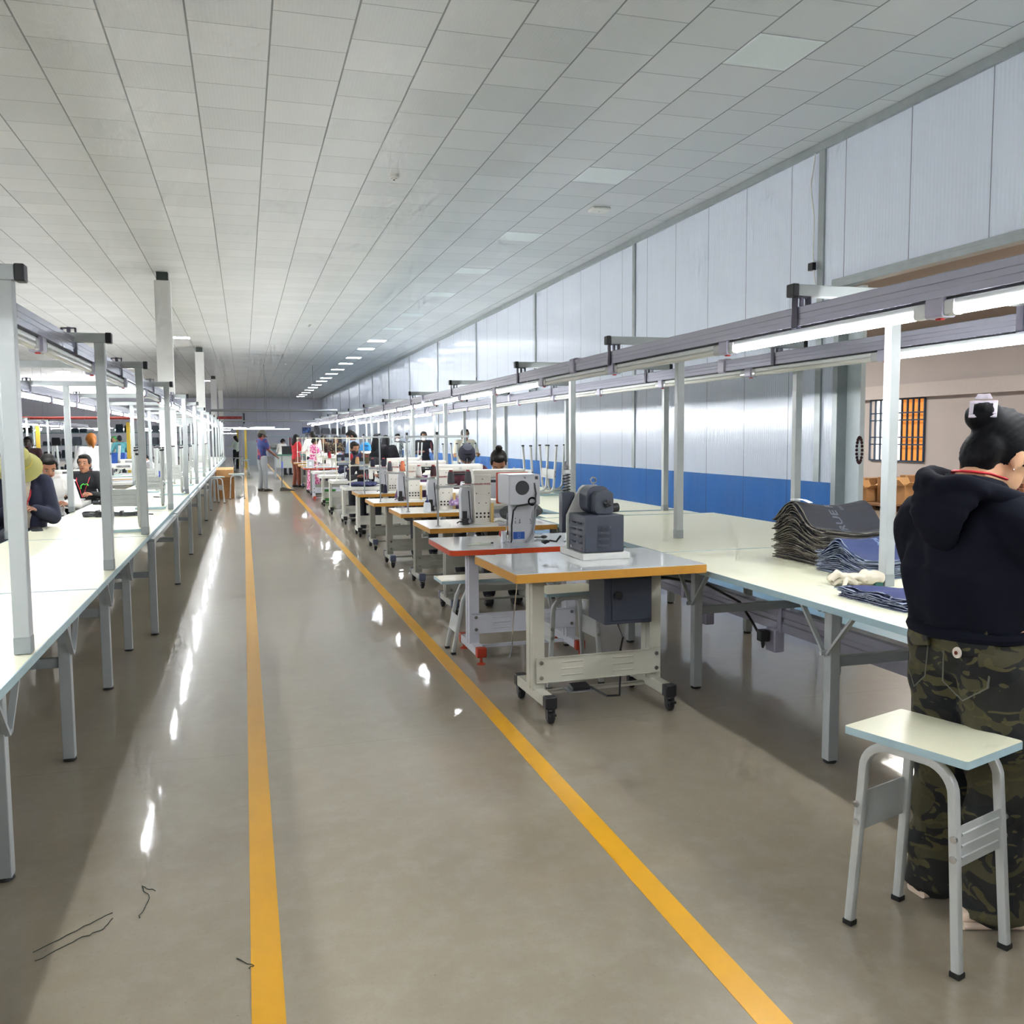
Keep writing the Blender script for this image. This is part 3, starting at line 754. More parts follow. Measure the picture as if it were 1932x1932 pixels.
g = G(); g.tube([(.135, -.06, .25), (.145, .0, .22), (.148, .03, .12), (.135, .03, .05), (.10, .0, .018), (.08, -.02, .012)], .008, 8); g.build('grey_hose', mat('grey hose', '7e8186', .4), t)
pl = G().box(.005, .082, .036, .039, .025, .072).build('data_plate', mat('blue data plate', '1f4f9c', .4), t)
LETW = mat('white lettering', 'e6ebf2', .5)
text('printed_rows', '- - - -\n---  --\n---  --\n-----', .0105, LETW, pl, at(.0435, .0352, .05, FRONT))
g = G()
for x, z in ((.02, .225), (.02, .215), (.02, .16), (.02, .13), (.02, .14), (.05, .15), (.05, .13), (.12, .15), (.125, .14), (.125, .125), (.05, .14)): g.cyl((x, .0395, z), (x, .036, z), .003, 6)
g.build('screw_hole', BLACK, t)
g = G(); g.tube([(-.04, .02, .2), (-.045, .02, .12), (-.048, .02, .05), (-.05, .0, .01)], .0035, 5); g.ell((-.05, 0, .012), (.02, .016, .008), 8, 6); g.build('pull_chain', CHROME, t)
g = G(); g.tube([(-.03, .12, .12), (-.07, .12, .12)], .012, 8); g.box(-.05, -.02, .1, .14, 0, .07); g.build('anvil_arm', MACHG, t)
g = G(); g.ell((-.03, .16, .05), (.03, .03, .025), 8, 6); g.build('red_valve', REDP, t)
# chain dangling below the table, wire ring tools, pads
g = G(); g.tube([(1.60, 5.30, .7), (1.59, 5.36, .45), (1.575, 5.38, .25), (1.57, 5.38, .12), (1.55, 5.37, .07)], .004, 5); tag(g.build('pull_chain', CHROME), 'thin steel chain dangling in front of the orange edged table', 'chain')
t = thing('wire_tool', 'flat bundle of pale wires lying on the orange edged table', 'wires', (1.42, 5.62, .757))
g = G()
for i in range(5): g.tube([(-.08+.01*i, -.03+.01*i, .003+.001*i), (0, -.02+.012*i, .004+.001*i), (.09, .0+.006*i, .004)], .0025, 5)
g.build('wire', mat('pale green wire', 'b9c0b0', .5), t); G().ell((.095, .012, .008), (.01, .008, .006), 8, 6).build('plug', BLACK, t)
g = G(); g.lathe([(.055, 0), (.058, .004), (.05, .006), (.047, .003)], (0, 0, 0), 20); o = g.build('round_ring', mat('pale steel ring', 'c4c8c4', .3, .4)); o.location = (2.06, 5.62, .757); tag(o, 'pale flat ring lying on the orange edged table by the motor', 'ring')
t = thing('black_plug', 'black plug with lead on the orange edged table beside the riveting machine', 'plug', (1.93, 5.82, .757))
g = G(); g.ell((0, 0, .012), (.025, .014, .012), 10, 6); g.build('body', BLACK, t); G().tube([(0, 0, .01), (-.05, .03, .008), (-.09, .01, .006)], .004, 6).build('lead', BLACK, t)

# ------------------------------------------------------------------ cylinder-bed machines with the red maker lettering
RL = mat('dark red lettering', 'a03038', .5); DOT = mat('dark socket', '1d1d1f', .5)
def cylbed():
    """origin on the table top at the foot of the column; arm runs to +x, face to -y"""
    t = thing('cylinder_bed_machine', '', 'sewing machine')
    c = G().box(0, .145, 0, .13, .0, .405).build('column', MACH, t, .010)
    G().box(.004, .141, -.004, 0, .24, .375).build('badge_cover', MACH, c, .003)
    text('maker_lettering', 'GOLDEN WHEEL', .0185, RL, c, at(.072, -.0055, .325, FRONT), bold=.0006)
    g = G()
    for x, z in ((.072, .366), (.02, .25), (.125, .25), (.1, .17), (.04, .17)): g.cyl((x, -.0045, z), (x, -.007, z), .0045, 8)
    for i in range(4):
        for z in (.055, .085): g.cyl((.022+.033*i, -.001, z), (.022+.033*i, -.004, z), .0085, 10)
    g.build('socket_dot', DOT, c)
    g = G(); g.sweep([(.0, .065, .405), (.42, .065, .41)], rsec(.10, .07, .015, 3), (0, 0, 1)); a = g.build('upper_arm', MACH, t)
    g = G(); g.cyl((.22, .014, .405), (.22, .008, .405), .014, 14); g.cyl((.34, .014, .405), (.34, .008, .405), .006, 10); g.build('inspection_cap', PALE, a)
    G().box(.145, .40, .03, .10, .335, .355).build('thread_channel', BLACK, a)
    G().sweep([(.42, .065, .44), (.42, .065, .25)], rsec(.06, .085, .012, 3), (0, 1, 0)).build('needle_head', MACH, t)
    G().cyl((.42, .06, .25), (.42, .06, .19), .006, 8).build('needle_bar', CHROME, t)
    g = G(); g.tube([(.12, .065, .155), (.44, .065, .155)], [.047, .040], 16); g.build('cylinder_bed', MACH, t)
    g = G(); g.prism([(-.10, 0), (-.01, 0), (-.02, .30), (-.045, .345), (-.085, .345), (-.105, .25)], .02, .11, 'y'); g.build('belt_guard', MACHG, t, .006)
    g = G(); g.prism([(-.028, .03), (-.022, .03), (-.036, .27), (-.044, .27)], .016, .0195, 'y'); g.build('belt_slot', DOT, t)
    g = G(); g.box(-.115, -.055, -.05, .0, .0, .05); g.box(-.105, -.07, -.045, -.01, .05, .11); g.tube([(-.1, -.03, .02), (-.14, -.06, .03), (-.15, -.03, .015)], .006, 6); g.cyl((-.055, -.03, .03), (-.03, -.03, .03), .015, 10); g.build('knee_lift', BLACK, t)
    G().cyl((-.055, -.04, .03), (-.05, -.056, .03), .016, 12).build('chrome_button', CHROME, t)
    G().box(.135, .157, -.04, -.018, .0, .17).build('wood_stick', mat('light wood stick', 'cfae6c', .6), t)
    g = G(); g.box(-.02, .25, -.06, .17, .0, .01); g.build('bed_plate', MACH, t, .002)
    g = G(); g.cyl((.30, .065, .44), (.30, .065, .50), .003, 6); g.cyl((.36, .065, .44), (.36, .065, .455), .01, 8); g.build('thread_pin', CHROME, t)
    g = G(); 
    for i in range(5): g.tube([(.1+.1*i, .25, -.05), (.14+.1*i, .2, -.13), (.05+.12*i, .16, -.1), (.12+.08*i, .3, -.06)], .006, 5)
    g.box(.15, .40, .15, .35, -.17, -.05); g.build('under_table_motor', mat('grimy motor grey', '4c4d4a', .6), t)
    return t
CY = cylbed(); mg = 'cream cylinder-bed machines with red lettering'
ml = ['cream lettered machine before the bun woman', 'cream lettered machine before the man in the dark cap', 'cream lettered machine third from the orange red edged table', 'cream lettered machine fourth from the orange red edged table']
for i, (x, y) in enumerate(TY):
    if i: dup(CY, (x+.42, y+.26, .735), 0, ml[i], mg)
    else: CY.location = (x+.42, y+.26, .735); CY['label'] = ml[0]; CY['group'] = mg
# thread stands
def tstand(m=ALU, H=.735, W=.26):
    t = thing('thread_stand', '', 'thread stand')
    G().cyl((0, 0, 0), (0, 0, H), .008, 10).build('pole', m, t); G().cyl((0, 0, -.001), (0, 0, .006), .02, 12).build('base_flange', m, t)
    G().cyl((0, 0, H-.005), (0, 0, H+.018), .012, 10).build('pole_cap', BLACK, t)
    g = G(); g.box(-.02, W, -.011, .011, H-.03, H-.012); g.cyl((0, 0, H-.045), (0, 0, H-.005), .014, 10); g.build('guide_arm', m, t, .002)
    zt = H*.44
    g = G(); g.box(-.02, W, -.011, .011, zt-.018, zt); g.cyl((0, 0, zt-.03), (0, 0, zt+.01), .014, 10); a = g.build('spool_arm', m, t, .002)
    for x in (.11, .25):
        G().lathe([(.006, zt-.005), (.012, zt), (.05, zt+.008), (.052, zt+.012), (.01, zt+.006), (.004, zt+.01), (.003, zt+.12)], (x, 0, 0), 18).build('spool_tray', mat('pale tray', 'c9cbc2', .4), a)
    return t
TS = tstand(); TSW = tstand(mat('cream enamel pole', 'd9d8c4', .4), .72, .30)
def cone(col, tip='a8242c'):
    t = thing('thread_cone', '', 'thread')
    G().lathe([(.026, .004), (.030, .012), (.030, .03), (.022, .098), (.018, .10)], (0, 0, 0), 16).build('winding', mat('thread '+col, col, .8, bump=.4, bs=300), t)
    G().lathe([(.029, 0), (.030, .003), (.006, .006)], (0, 0, 0), 14).build('cone_base', mat('cone '+tip, tip, .4), t)
    G().lathe([(.016, .098), (.014, .112), (.010, .112)], (0, 0, 0), 12).build('cone_tip', mat('cone '+tip, tip, .4), t)
    return t
CC = {}
def putcone(col, tip, loc, lab):
    k = (col, tip)
    if k in CC: return dup(CC[k], loc, 0, lab)
    o = cone(col, tip); CC[k] = o; o.location = loc; o['label'] = lab; return o
names = {'5a5b60': 'dark grey', '3c1f24': 'dark maroon', 'e6e3de': 'white', 'e0825c': 'salmon orange', '1b1e33': 'navy', 'a5182e': 'crimson', 'c29a6b': 'tan', '4f4a2e': 'olive'}
sp = [(0, '5a5b60', '5a5b60'), (1, 'e6e3de', '3c1f24'), (2, '5a5b60', 'e0825c'), (3, '1b1e33', '1b1e33')]
used2 = False
for i, (ty, c1, c2) in enumerate(sp):
    x, y = TY[ty]; x += .10; y += .17
    lab = 'steel thread stand on the %s ochre edged table of the row' % ORD[i]
    if i: dup(TS, (x, y, .735), 0, lab, 'steel thread stands')
    else: TS.location = (x, y, .735); TS['label'] = lab; TS['group'] = 'steel thread stands'
    zt = .735+.735*.44+.012
    putcone(c1, 'a8242c' if c1 != 'e0825c' else 'd0502c', (x+.11, y, zt), '%s thread cone nearer the pole on the %s steel thread stand' % (names[c1], ORD[i]))
    putcone(c2, 'a8242c' if c2 != 'e0825c' else 'd0502c', (x+.25, y, zt), '%s thread cone at the arm end of the %s steel thread stand' % (names[c2], ORD[i]))
for i, ((x, y), c1, c2) in enumerate(zip(TW, ('c29a6b', '1b1e33', 'a5182e', 'e6e3de'), ('4f4a2e', 'a5182e', 'e6e3de', '1b1e33'))):
    x += .09; y += .12
    lab = 'cream thread stand on the %s white sewing table' % ORD[i]
    if i: dup(TSW, (x, y, .735), 0, lab, 'cream thread stands')
    else: TSW.location = (x, y, .735); TSW['label'] = lab; TSW['group'] = 'cream thread stands'
    zt = .735+.72*.44+.012
    putcone(c1, 'a8242c', (x+.11, y, zt), '%s thread cone nearer the pole on the %s cream thread stand' % (names[c1], ORD[i]))
    putcone(c2, 'a8242c', (x+.25, y, zt), '%s thread cone at the arm end of the %s cream thread stand' % (names[c2], ORD[i]))
for i, y in enumerate((22.6, 24.2, 26.4)): dup(TSW, (1.45, y+.12, .735), 0, 'cream thread stand far down the row, %s past the orange edged table' % ORD[i], 'cream thread stands')
putcone('3c1f24', 'a8242c', (TY[2][0]+.93, TY[2][1]+.12, .736), 'dark maroon thread cone standing on the third ochre edged table')
putcone('1b1e33', '1b1e33', (TY[3][0]+.35, TY[3][1]+.08, .736), 'navy thread cone standing on the fourth ochre edged table')
# squeeze bottle and purple bundle on the second ochre table
t = thing('squeeze_bottle', 'white squeeze bottle with navy nozzle on the second ochre edged table', 'bottle', (TY[1][0]+.28, TY[1][1]+.14, .736))
G().lathe([(.034, 0), (.036, .004), (.036, .06), (.03, .085), (.018, .09)], (0, 0, 0), 16).build('body', mat('milky plastic', 'e2e6ea', .3), t)
G().lathe([(.020, .088), (.020, .10), (.006, .112), (.003, .16)], (0, 0, 0), 12).build('nozzle', mat('navy plastic', '1f2a66', .4), t)
# flat sewing machine for the white tables and the rows beyond the cable-coil bench
def flatbed():
    t = thing('lockstitch_machine', '', 'sewing machine')
    G().box(-.24, .24, -.09, .09, .0, .02).build('bed', MACHG, t, .003)
    G().sweep([(.17, 0, .02), (.17, 0, .27)], rsec(.10, .10, .02, 3), (0, 1, 0)).build('column', MACH, t)
    G().sweep([(-.22, 0, .255), (.21, 0, .26)], rsec(.085, .09, .02, 3), (0, 0, 1)).build('arm', MACH, t)
    G().sweep([(-.20, 0, .29), (-.20, 0, .10)], rsec(.06, .085, .015, 3), (0, 1, 0)).build('head', MACH, t)
    G().cyl((-.20, 0, .1), (-.20, 0, .03), .006, 8).build('needle_bar', CHROME, t)
    G().lathe([(.02, 0), (.055, .004), (.055, .03), (.02, .035)], (.22, 0, .26), 18, 'x').build('handwheel', BLACK, t)
    g = G(); g.box(-.12, .10, -.05, -.046, .235, .275); g.cyl((-.16, -.045, .2), (-.16, -.07, .2), .014, 10); g.build('tension_dial', CHROME, t)
    return t
FB = flatbed(); FB.location = (TW[0][0]+.62, TW[0][1]+.36, .735); FB['label'] = 'white flatbed machine on the first white sewing table'; fgp = 'white flatbed machines'; FB['group'] = fgp
for i in (1, 2, 3): dup(FB, (TW[i][0]+.62, TW[i][1]+.36, .735), 0, 'white flatbed machine on the %s white sewing table' % ORD[i], fgp)
for i, (x, y) in enumerate(((1.9, 21.45), (1.95, 22.95), (1.95, 24.55), (1.95, 26.75))): dup(FB, (x, y, .755 if i == 0 else .735), 0, 'white flatbed machine far down the row, %s past the white tables' % ORD[i], fgp)
# tablet-like control screens
def screen():
    t = thing('control_screen', '', 'screen')
    G().box(-.13, .13, -.012, .012, 0, .19).build('case', BLACK, t, .006); G().box(-.115, .115, -.0135, -.012, .015, .14).build('display', mat('grey blue screen', '8d97a3', .2), t)
    return t
SC = screen(); SC.location = (1.75, 13.65, .95); SC.rotation_euler = (0, 0, 0); SC['label'] = 'black rimmed control screen before the man in the blue cap'
G().cyl((0, .02, -.21), (0, .02, .02), .01, 8).build('stem', STEELD, SC)
dup(SC, (1.62, 15.55, .97), 0, 'black rimmed control screen before the man with the black mask')
g = G(); g.box(-.09, .09, -.06, .06, 0, .17)
t = thing('control_box', 'grey control box with white label far down the row', 'machine', (1.55, 22.9, .735)); g.build('case', MACHG, t, .015); G().box(-.03, .03, -.0625, -.06, .04, .12).build('white_label', WHITEST, t)
# ------------------------------------------------------------------ people
def skinm(h): return mat('skin '+h, h, .5, var=.04, vs=20)
def remesh(g, vox, sm=2):
    me = bpy.data.meshes.new('tmp'); me.from_pydata(g.v, [], g.f); o = bpy.data.objects.new('tmp', me); COL.objects.link(o)
    m = o.modifiers.new('r', 'REMESH'); m.mode = 'VOXEL'; m.voxel_size = vox; m.use_smooth_shade = True
    if sm: k = o.modifiers.new('s', 'SMOOTH'); k.iterations = sm; k.factor = .6
    out = bpy.data.meshes.new_from_object(o.evaluated_get(bpy.context.evaluated_depsgraph_get()))
    bpy.data.objects.remove(o); bpy.data.meshes.remove(me)
    return out
def V3(*a): return Vector(a)
def chain(g, pts, rad, n=10):
    """closed limb: tube with rounded ends and balls at the joints"""
    pts = [Vector(p) for p in pts]
    for i in range(len(pts)-1):
        d = pts[i+1]-pts[i]
        if d.length < 1e-4: continue
        up = (0, 0, 1) if abs(d.normalized().z) < .9 else (0, 1, 0)
        g.tube([pts[i], pts[i+1]], [rad[i], rad[i+1]], n, up)
    for p, r in zip(pts, rad): g.ell(p, r*1.0, n, 6)
def ik(A, B, la, lb, pole):
    d = B-A; L = min(d.length, (la+lb)*.999); u = d.normalized(); B = A+u*L
    x = (la*la-lb*lb+L*L)/(2*L); h = math.sqrt(max(0, la*la-x*x))
    p = Vector(pole); p = (p-u*p.dot(u)).normalized()
    return A+u*x+p*h, B
def hand(g, wrist, fdir, palm, side, s=1.0, curl=.5):
    """five separate fingers; fdir: fingers, palm: palm normal, side: +1 right hand"""
    f = Vector(fdir).normalized(); n = Vector(palm).normalized(); n = (n-f*n.dot(f)).normalized(); a = f.cross(n)*side
    w = Vector(wrist)
    g.sweep([w-f*.02*s, w+f*.03*s, w+f*.085*s], [[(x*.024*s, y*.016*s) for x, y in rsec(2, 2, .9, 2)], [(x*.034*s, y*.015*s) for x, y in rsec(2, 2, .9, 2)], [(x*.040*s, y*.012*s) for x, y in rsec(2, 2, .9, 2)]], n)
    for i, (off, L) in enumerate(((-.031, .062), (-.011, .074), (.010, .070), (.029, .055))):
        b = w+f*.078*s+a*(-off)*s; p = [b]; ang = 0
        for k, fr in enumerate((.45, .32, .23)):
            ang += curl*(.45+.25*k); d = f*math.cos(ang)+n*math.sin(ang); p.append(p[-1]+d*L*fr*s*1.25)
        g.tube(p, [.0085*s, .0085*s, .0078*s, .0055*s], 6, tuple(a))
        g.ell(p[-1], .0058*s, 6, 4)
    b = w+f*.02*s+a*.024*s
    p = [b, b+(a*.75+f*.7+n*.2).normalized()*.036*s]; p.append(p[-1]+(f*.9+a*.25+n*.45).normalized()*.030*s); p.append(p[-1]+(f*.9+n*.5).normalized()*.022*s)
    g.tube(p, [.012*s, .0105*s, .009*s, .006*s], 6, tuple(n)); g.ell(p[-1], .0065*s, 6, 4)
def person(label, loc, rz, h=1.65, pose='stand', skin='a9765a', shirt='ffffff', pants='2a2c33', hair='16130f', lean=0, hp=0, hy=0,
           hands=None, sleeve='long', hat=None, mask=None, bun=False, tail=False, lany=None, vox=.014, seat=.46, dress=False,
           shirtm=None, pantsm=None, wide=1.0, shoe='1b1a1a', face=True, fem=False, longhair=False, turn=0, collar=None, legs=True, jacket=None):
    s = h/1.7; t = thing('person', label, 'person', loc, rz)
    SK = skinm(skin)
    sit = pose == 'sit'
    pz = seat+.09*s if sit else .93*s
    P = V3(0, 0, pz)
    Rl = Matrix.Rotation(-lean, 3, 'X') @ Matrix.Rotation(turn, 3, 'Z')
    def T(x, y, z): return P + Rl @ Vector((x*s, y*s, z*s))
    chest, neck, nb = T(0, .0, .34), T(0, .005, .50), T(0, 0, .455)
    Rh = Rl @ Matrix.Rotation(hy, 3, 'Z') @ Matrix.Rotation(-hp, 3, 'X')
    skull = T(0, .01, .56)
    def Hh(x, y, z): return skull + Rh @ Vector((x*s, y*s, z*s))
    sw = .172 if not fem else .155
    SHO = [T(-sw, 0, .43), T(sw, 0, .43)]
    HIP = [P+V3(-.088*s, 0, -.03*s), P+V3(.088*s, 0, -.03*s)]
    if sit: KN = [P+V3(-.12*s, .43*s, .0), P+V3(.12*s, .43*s, .0)]; AN = [V3(-.12*s, .40*s, .085*s), V3(.12*s, .44*s, .085*s)]
    else: KN = [V3(-.095*s, .03*s, .49*s), V3(.10*s, .02*s, .49*s)]; AN = [V3(-.10*s, -.02*s, .085*s), V3(.11*s, .02*s, .085*s)]
    hands = hands or [V3(-.16, .30, pz/s+.20)*s, V3(.16, .30, pz/s+.20)*s]
    hands = [Vector(x) for x in hands]
    EL, WR = [], []
    for i in (0, 1):
        e, wv = ik(SHO[i], hands[i], .29*s, .25*s, (-.5 if i == 0 else .5, -.5, -.8)); EL.append(e); WR.append(wv)
    # body
    g = G()
    g.ell(Hh(0, 0, .045), (.076*s, .096*s, .098*s), 14, 10, (Rh.to_euler()))
    g.ell(Hh(0, .022, -.03), (.057*s, .070*s, .075*s), 12, 8, (Rh.to_euler()))
    g.ell(Hh(0, .06, -.075), (.026*s, .024*s, .022*s), 8, 6)
    g.tube([Hh(0, .088, .035), Hh(0, .108, -.004), Hh(0, .092, -.012)], [.008*s, .015*s, .010*s], 8)
    for q in (-1, 1): g.ell(Hh(q*.077, -.005, .01), (.009*s, .018*s, .030*s), 8, 6, (Rh.to_euler()))
    chain(g, [nb, T(0, .0, .50), Hh(0, -.02, -.03)], [.056*s, .050*s, .050*s])
    g.ell(chest, (.145*s, .095*s, .16*s), 12, 8, Rl.to_euler()); g.ell(T(0, 0, .16), (.125*s, .085*s, .14*s), 12, 8, Rl.to_euler()); g.ell(P, (.145*s, .10*s, .11*s), 12, 8)
    for i in (0, 1):
        chain(g, [T(0, 0, .43), SHO[i], EL[i], WR[i]], [.06*s, .050*s, .038*s, .026*s])
        if legs: chain(g, [HIP[i], KN[i], AN[i]], [.085*s, .056*s, .036*s])
    me = remesh(g, vox, 2)
    hg = G()
    for i in (0, 1):
        d = (WR[i]-EL[i]).normalized(); d2 = (d+V3(-d.x*.6+(-.15 if i else .15), .25, 0)).normalized()
        hand(hg, WR[i], d2, V3((-.5 if i else .5), .1, -.8), 1 if i else -1, s*.92, .55)
    import bmesh
    bm = bmesh.new(); bm.from_mesh(me); m2 = hg.mesh('h', SK); bm.from_mesh(m2); bm.to_mesh(me); bm.free()
    for p in me.polygons: p.use_smooth = True
    me.materials.clear(); me.materials.append(SK)
    bo = bpy.data.objects.new('body', me); COL.objects.link(bo); bo.parent = t
    # shirt
    if collar is None: collar = .0
    g = G(); k = 1.0*wide
    g.ell(chest, (.165*s*k, .115*s*k, .165*s), 14, 8, Rl.to_euler()); g.ell(T(0, 0, .17), (.15*s*k, .108*s*k, .17*s), 14, 8, Rl.to_euler())
    g.ell(P+V3(0, 0, .03*s), (.162*s*k, .118*s*k, .12*s), 14, 8)
    if not sit: g.tube([P+V3(0, 0, .05*s), P+V3(0, 0, -.07*s)], [.155*s*k, .160*s*k], 14, (0, 1, 0), .74)
    for i in (0, 1):
        if sleeve == 'long': chain(g, [T(0, 0, .42), SHO[i], EL[i], WR[i]-(WR[i]-EL[i])*.06], [.075*s, .064*s*k, .050*s*k, .038*s*k])
        elif sleeve == 'short': chain(g, [T(0, 0, .42), SHO[i], SHO[i]+(EL[i]-SHO[i])*.72], [.075*s, .066*s, .060*s])
        else: chain(g, [T(0, 0, .42), SHO[i]], [.07*s, .05*s])
    g.tube([T(0, -.005, .43), T(0, 0, .478)], [.085*s, .064*s], 12)
    sm_ = remesh(g, vox, 3); so = bpy.data.objects.new('dress' if dress else ('jacket' if jacket else 'shirt'), sm_)
    sm_.materials.clear(); sm_.materials.append(shirtm or mat('cloth '+shirt, shirt, .85, var=.08, vs=8)); COL.objects.link(so); so.parent = t
    # lower half
    g = G(); 
    if dress:
        g.tube([P+V3(0, 0, .08*s), P+V3(0, 0, -.25*s), V3(0, 0, .12)], [.15*s, .19*s, .24*s], 18, (0, 1, 0), .8)
        sk = g.build('skirt', shirtm or mat('cloth '+shirt, shirt, .85), t)
    elif legs:
        g.ell(P, (.155*s, .112*s, .115*s), 12, 8)
        for i in (0, 1): chain(g, [HIP[i], KN[i], AN[i]+V3(0, 0, .02*s)], [.098*s, .072*s, .062*s])
        pm = remesh(g, vox, 2); pm.materials.clear(); pm.materials.append(pantsm or mat('cloth '+pants, pants, .85, var=.08, vs=8)); po = bpy.data.objects.new('trousers', pm); COL.objects.link(po); po.parent = t
    if legs:
        for i in (0, 1):
            a = AN[i]; g = G(); g.sweep([V3(a.x, a.y-.06*s, .04), V3(a.x, a.y+.05*s, .045), V3(a.x*1.08, a.y+.14*s, .03), V3(a.x*1.1, a.y+.19*s, .022)],
                    [rsec(.07*s, .07*s, .03*s), rsec(.085*s, .085*s, .03*s), rsec(.09*s, .055*s, .025*s), rsec(.06*s, .03*s, .012*s)]); g.build('shoe', mat('shoe '+shoe, shoe, .6), t)
    # hair
    HM = mat('hair '+hair, hair, .6, var=.35, vs=60, bump=.35, bs=220); HM.node_tree.nodes['Principled BSDF'].inputs['Specular IOR Level'].default_value = .2
    ee = Rh.to_euler()
    if hat != 'bucket':
        g = G(); g.ell(Hh(0, -.018, .062), (.083*s, .096*s, .092*s), 16, 10, ee); g.ell(Hh(0, -.055, .01), (.073*s, .060*s, .085*s), 12, 8, ee); g.ell(Hh(0, .045, .112), (.062*s, .045*s, .034*s), 12, 8, ee)
        for q in (-1, 1): g.ell(Hh(q*.068, .018, .055), (.016*s, .04*s, .045*s), 8, 6, ee)
        if bun: g.ell(Hh(0, -.035, .178), (.036*s, .036*s, .032*s), 10, 8); g.tube([Hh(0, -.03, .14), Hh(0, -.035, .175)], [.03*s, .022*s], 8)
        if tail: chain(g, [Hh(0, -.10, .03), Hh(.0, -.125, -.04), Hh(0, -.115, -.12)], [.03*s, .034*s, .014*s], 8)
        if longhair:
            g.ell(Hh(0, -.06, -.08), (.085*s, .05*s, .15*s), 12, 8, ee)
            for q in (-1, 1): g.ell(Hh(q*.07, -.015, -.05), (.025*s, .04*s, .11*s), 8, 6, ee)
        hm = remesh(g, max(.008, vox*.7), 1); hm.materials.clear(); hm.materials.append(HM); ho = bpy.data.objects.new('hair', hm); COL.objects.link(ho); ho.parent = t
    if face:
        for q in (-1, 1):
            g = G(); g.ell(Hh(q*.031, .089, .030), (.014*s, .008*s, .0065*s), 8, 6, ee); e = g.build('eye', mat('eye white', '8d8479', .5), t)
            G().ell(Hh(q*.031, .0965, .030), (.0062*s, .003*s, .0062*s), 8, 6, ee).build('iris', mat('dark iris', '1c120d', .2), e)
            G().tube([Hh(q*.014, .098, .050), Hh(q*.033, .096, .056), Hh(q*.05, .084, .050)], [.003*s, .004*s, .002*s], 6).build('eyebrow', HM, t)
        if not mask:
            G().ell(Hh(0, .089, -.037), (.024*s, .008*s, .008*s), 10, 6, ee).build('lips', mat('lips', '8f4a40', .45), t)
    if mask:
        g = G(); g.ell(Hh(0, .032, -.035), (.066*s, .078*s, .058*s), 14, 8, ee)
        for q in (-1, 1): g.tube([Hh(q*.06, .05, -.01), Hh(q*.078, .0, .02)], .002*s, 4)
        g.build('face_mask', mat('mask '+mask, mask, .8), t)
    if hat == 'bucket':
        HC = mat('khaki hat cloth', '858048', .85, var=.08, bump=.2)
        g = G(); pr = [(.001, .145), (.06, .14), (.085, .12), (.098, .05), (.104, .03), (.178, -.02), (.176, -.025), (.102, .022), (.095, .02)]
        g.lathe([(a*s, b*s) for a, b in pr], (0, 0, 0), 24); g.v = [tuple(Hh(x/s, y/s*1.12-.005, z/s+.03)) for x, y, z in g.v]; hb = g.build('bucket_hat', HC, t)
        g = G(); g.lathe([(.1*s, .035*s), (.101*s, .05*s), (.099*s, .052*s)], (0, 0, 0), 24); g.v = [tuple(Hh(x/s*1.03, y/s*1.15-.005, z/s+.03)) for x, y, z in g.v]; g.build('hat_band', mat('mustard band', '9a8a2e', .8), hb)
        g = G(); g.lathe([(.001, .006), (.026, .005), (.028, 0)], (0, 0, 0), 18, 'y'); g.v = [tuple(Hh(x/s*.85+.0, -y/s+.0, z/s*.85)+Rh @ Vector((.035*s, .108*s, .102*s))) for x, y, z in g.v]
        b_ = g.build('round_badge', mat('badge lilac', 'b9b6d8', .5), hb); g = G(); g.ell(Hh(.035, .112, .102), (.012*s, .004*s, .012*s), 10, 6, ee); g.build('badge_centre', mat('badge orange', 'd98a4a', .5), b_)
    elif hat:
        hc, back = hat[0], hat[1]; CM = mat('cap '+hc, hc, .8, var=.06, vs=20)
        g = G(); g.lathe([(.001, .175), (.05, .165), (.083, .12), (.093, .055), (.092, .045), (.085, .05)], (0, 0, 0), 22); g.v = [tuple(Hh(x*1.0, y*1.16-.008, z)) for x, y, z in g.v]; cp = g.build('cap_crown', CM, t)
        sgn = -1 if back else 1
        g = G(); V = []
        for j in range(9):
            a = RAD(20+140*j/8); V.append((.085*math.cos(a), sgn*.10*math.sin(a))); 
        V2 = [(x*1.0, y+sgn*.075*math.sin(RAD(20+140*j/8))) for j, (x, y) in enumerate(V)]
        vs = [tuple(Hh(x, y-.008, .052)) for x, y in V]+[tuple(Hh(x, y-.008, .036-.012)) for x, y in V2]
        vs += [tuple(Vector(v)-Rh @ Vector((0, 0, .004*s))) for v in vs]
        F = [(j, j+1, 9+j+1, 9+j) for j in range(8)]+[(18+j, 27+j, 27+j+1, 18+j+1) for j in range(8)]+[(9+j, 9+j+1, 27+j+1, 27+j) for j in range(8)]
        g.add(vs, F); g.build('cap_visor', mat('cap '+(hat[2] if len(hat) > 2 else hc), hat[2] if len(hat) > 2 else hc, .8), cp)
        if back:
            g = G(); g.lathe([(.001, 0), (.03, 0), (.03, .004)], (0, 0, 0), 14, 'y'); g.v = [tuple(Hh(x, .099-y-.004, z+.075)) for x, y, z in g.v]; g.build('strap_opening', mat('cap opening', '0f0f10', .9), cp)
            G().tube([Hh(-.04, .098, .062), Hh(0, .104, .058), Hh(.04, .098, .062)], .005*s, 6).build('strap', CM, cp)
    if lany:
        LM = mat('lanyard '+lany, lany, .6); g = G()
        for q in (-1, 1):
            g.tube([T(q*.055, -.04, .50), T(q*.085, .05, .45), T(q*.075, .118*wide, .36), T(q*.03, .128*wide, .24), T(q*.006, .135*wide, .15)], .006*s, 6, None, .5)
        g.tube([T(-.055, -.04, .50), T(0, -.07, .505), T(.055, -.04, .50)], .006*s, 6); ln = g.build('lanyard', LM, t)
        G().obox(T(.0, .15*wide, .09), (.07*s, .006, .095*s), Rl.to_euler()).build('badge_card', mat('white badge card', 'dfe2e6', .3), ln)
    t['_h'] = 0; del t['_h']
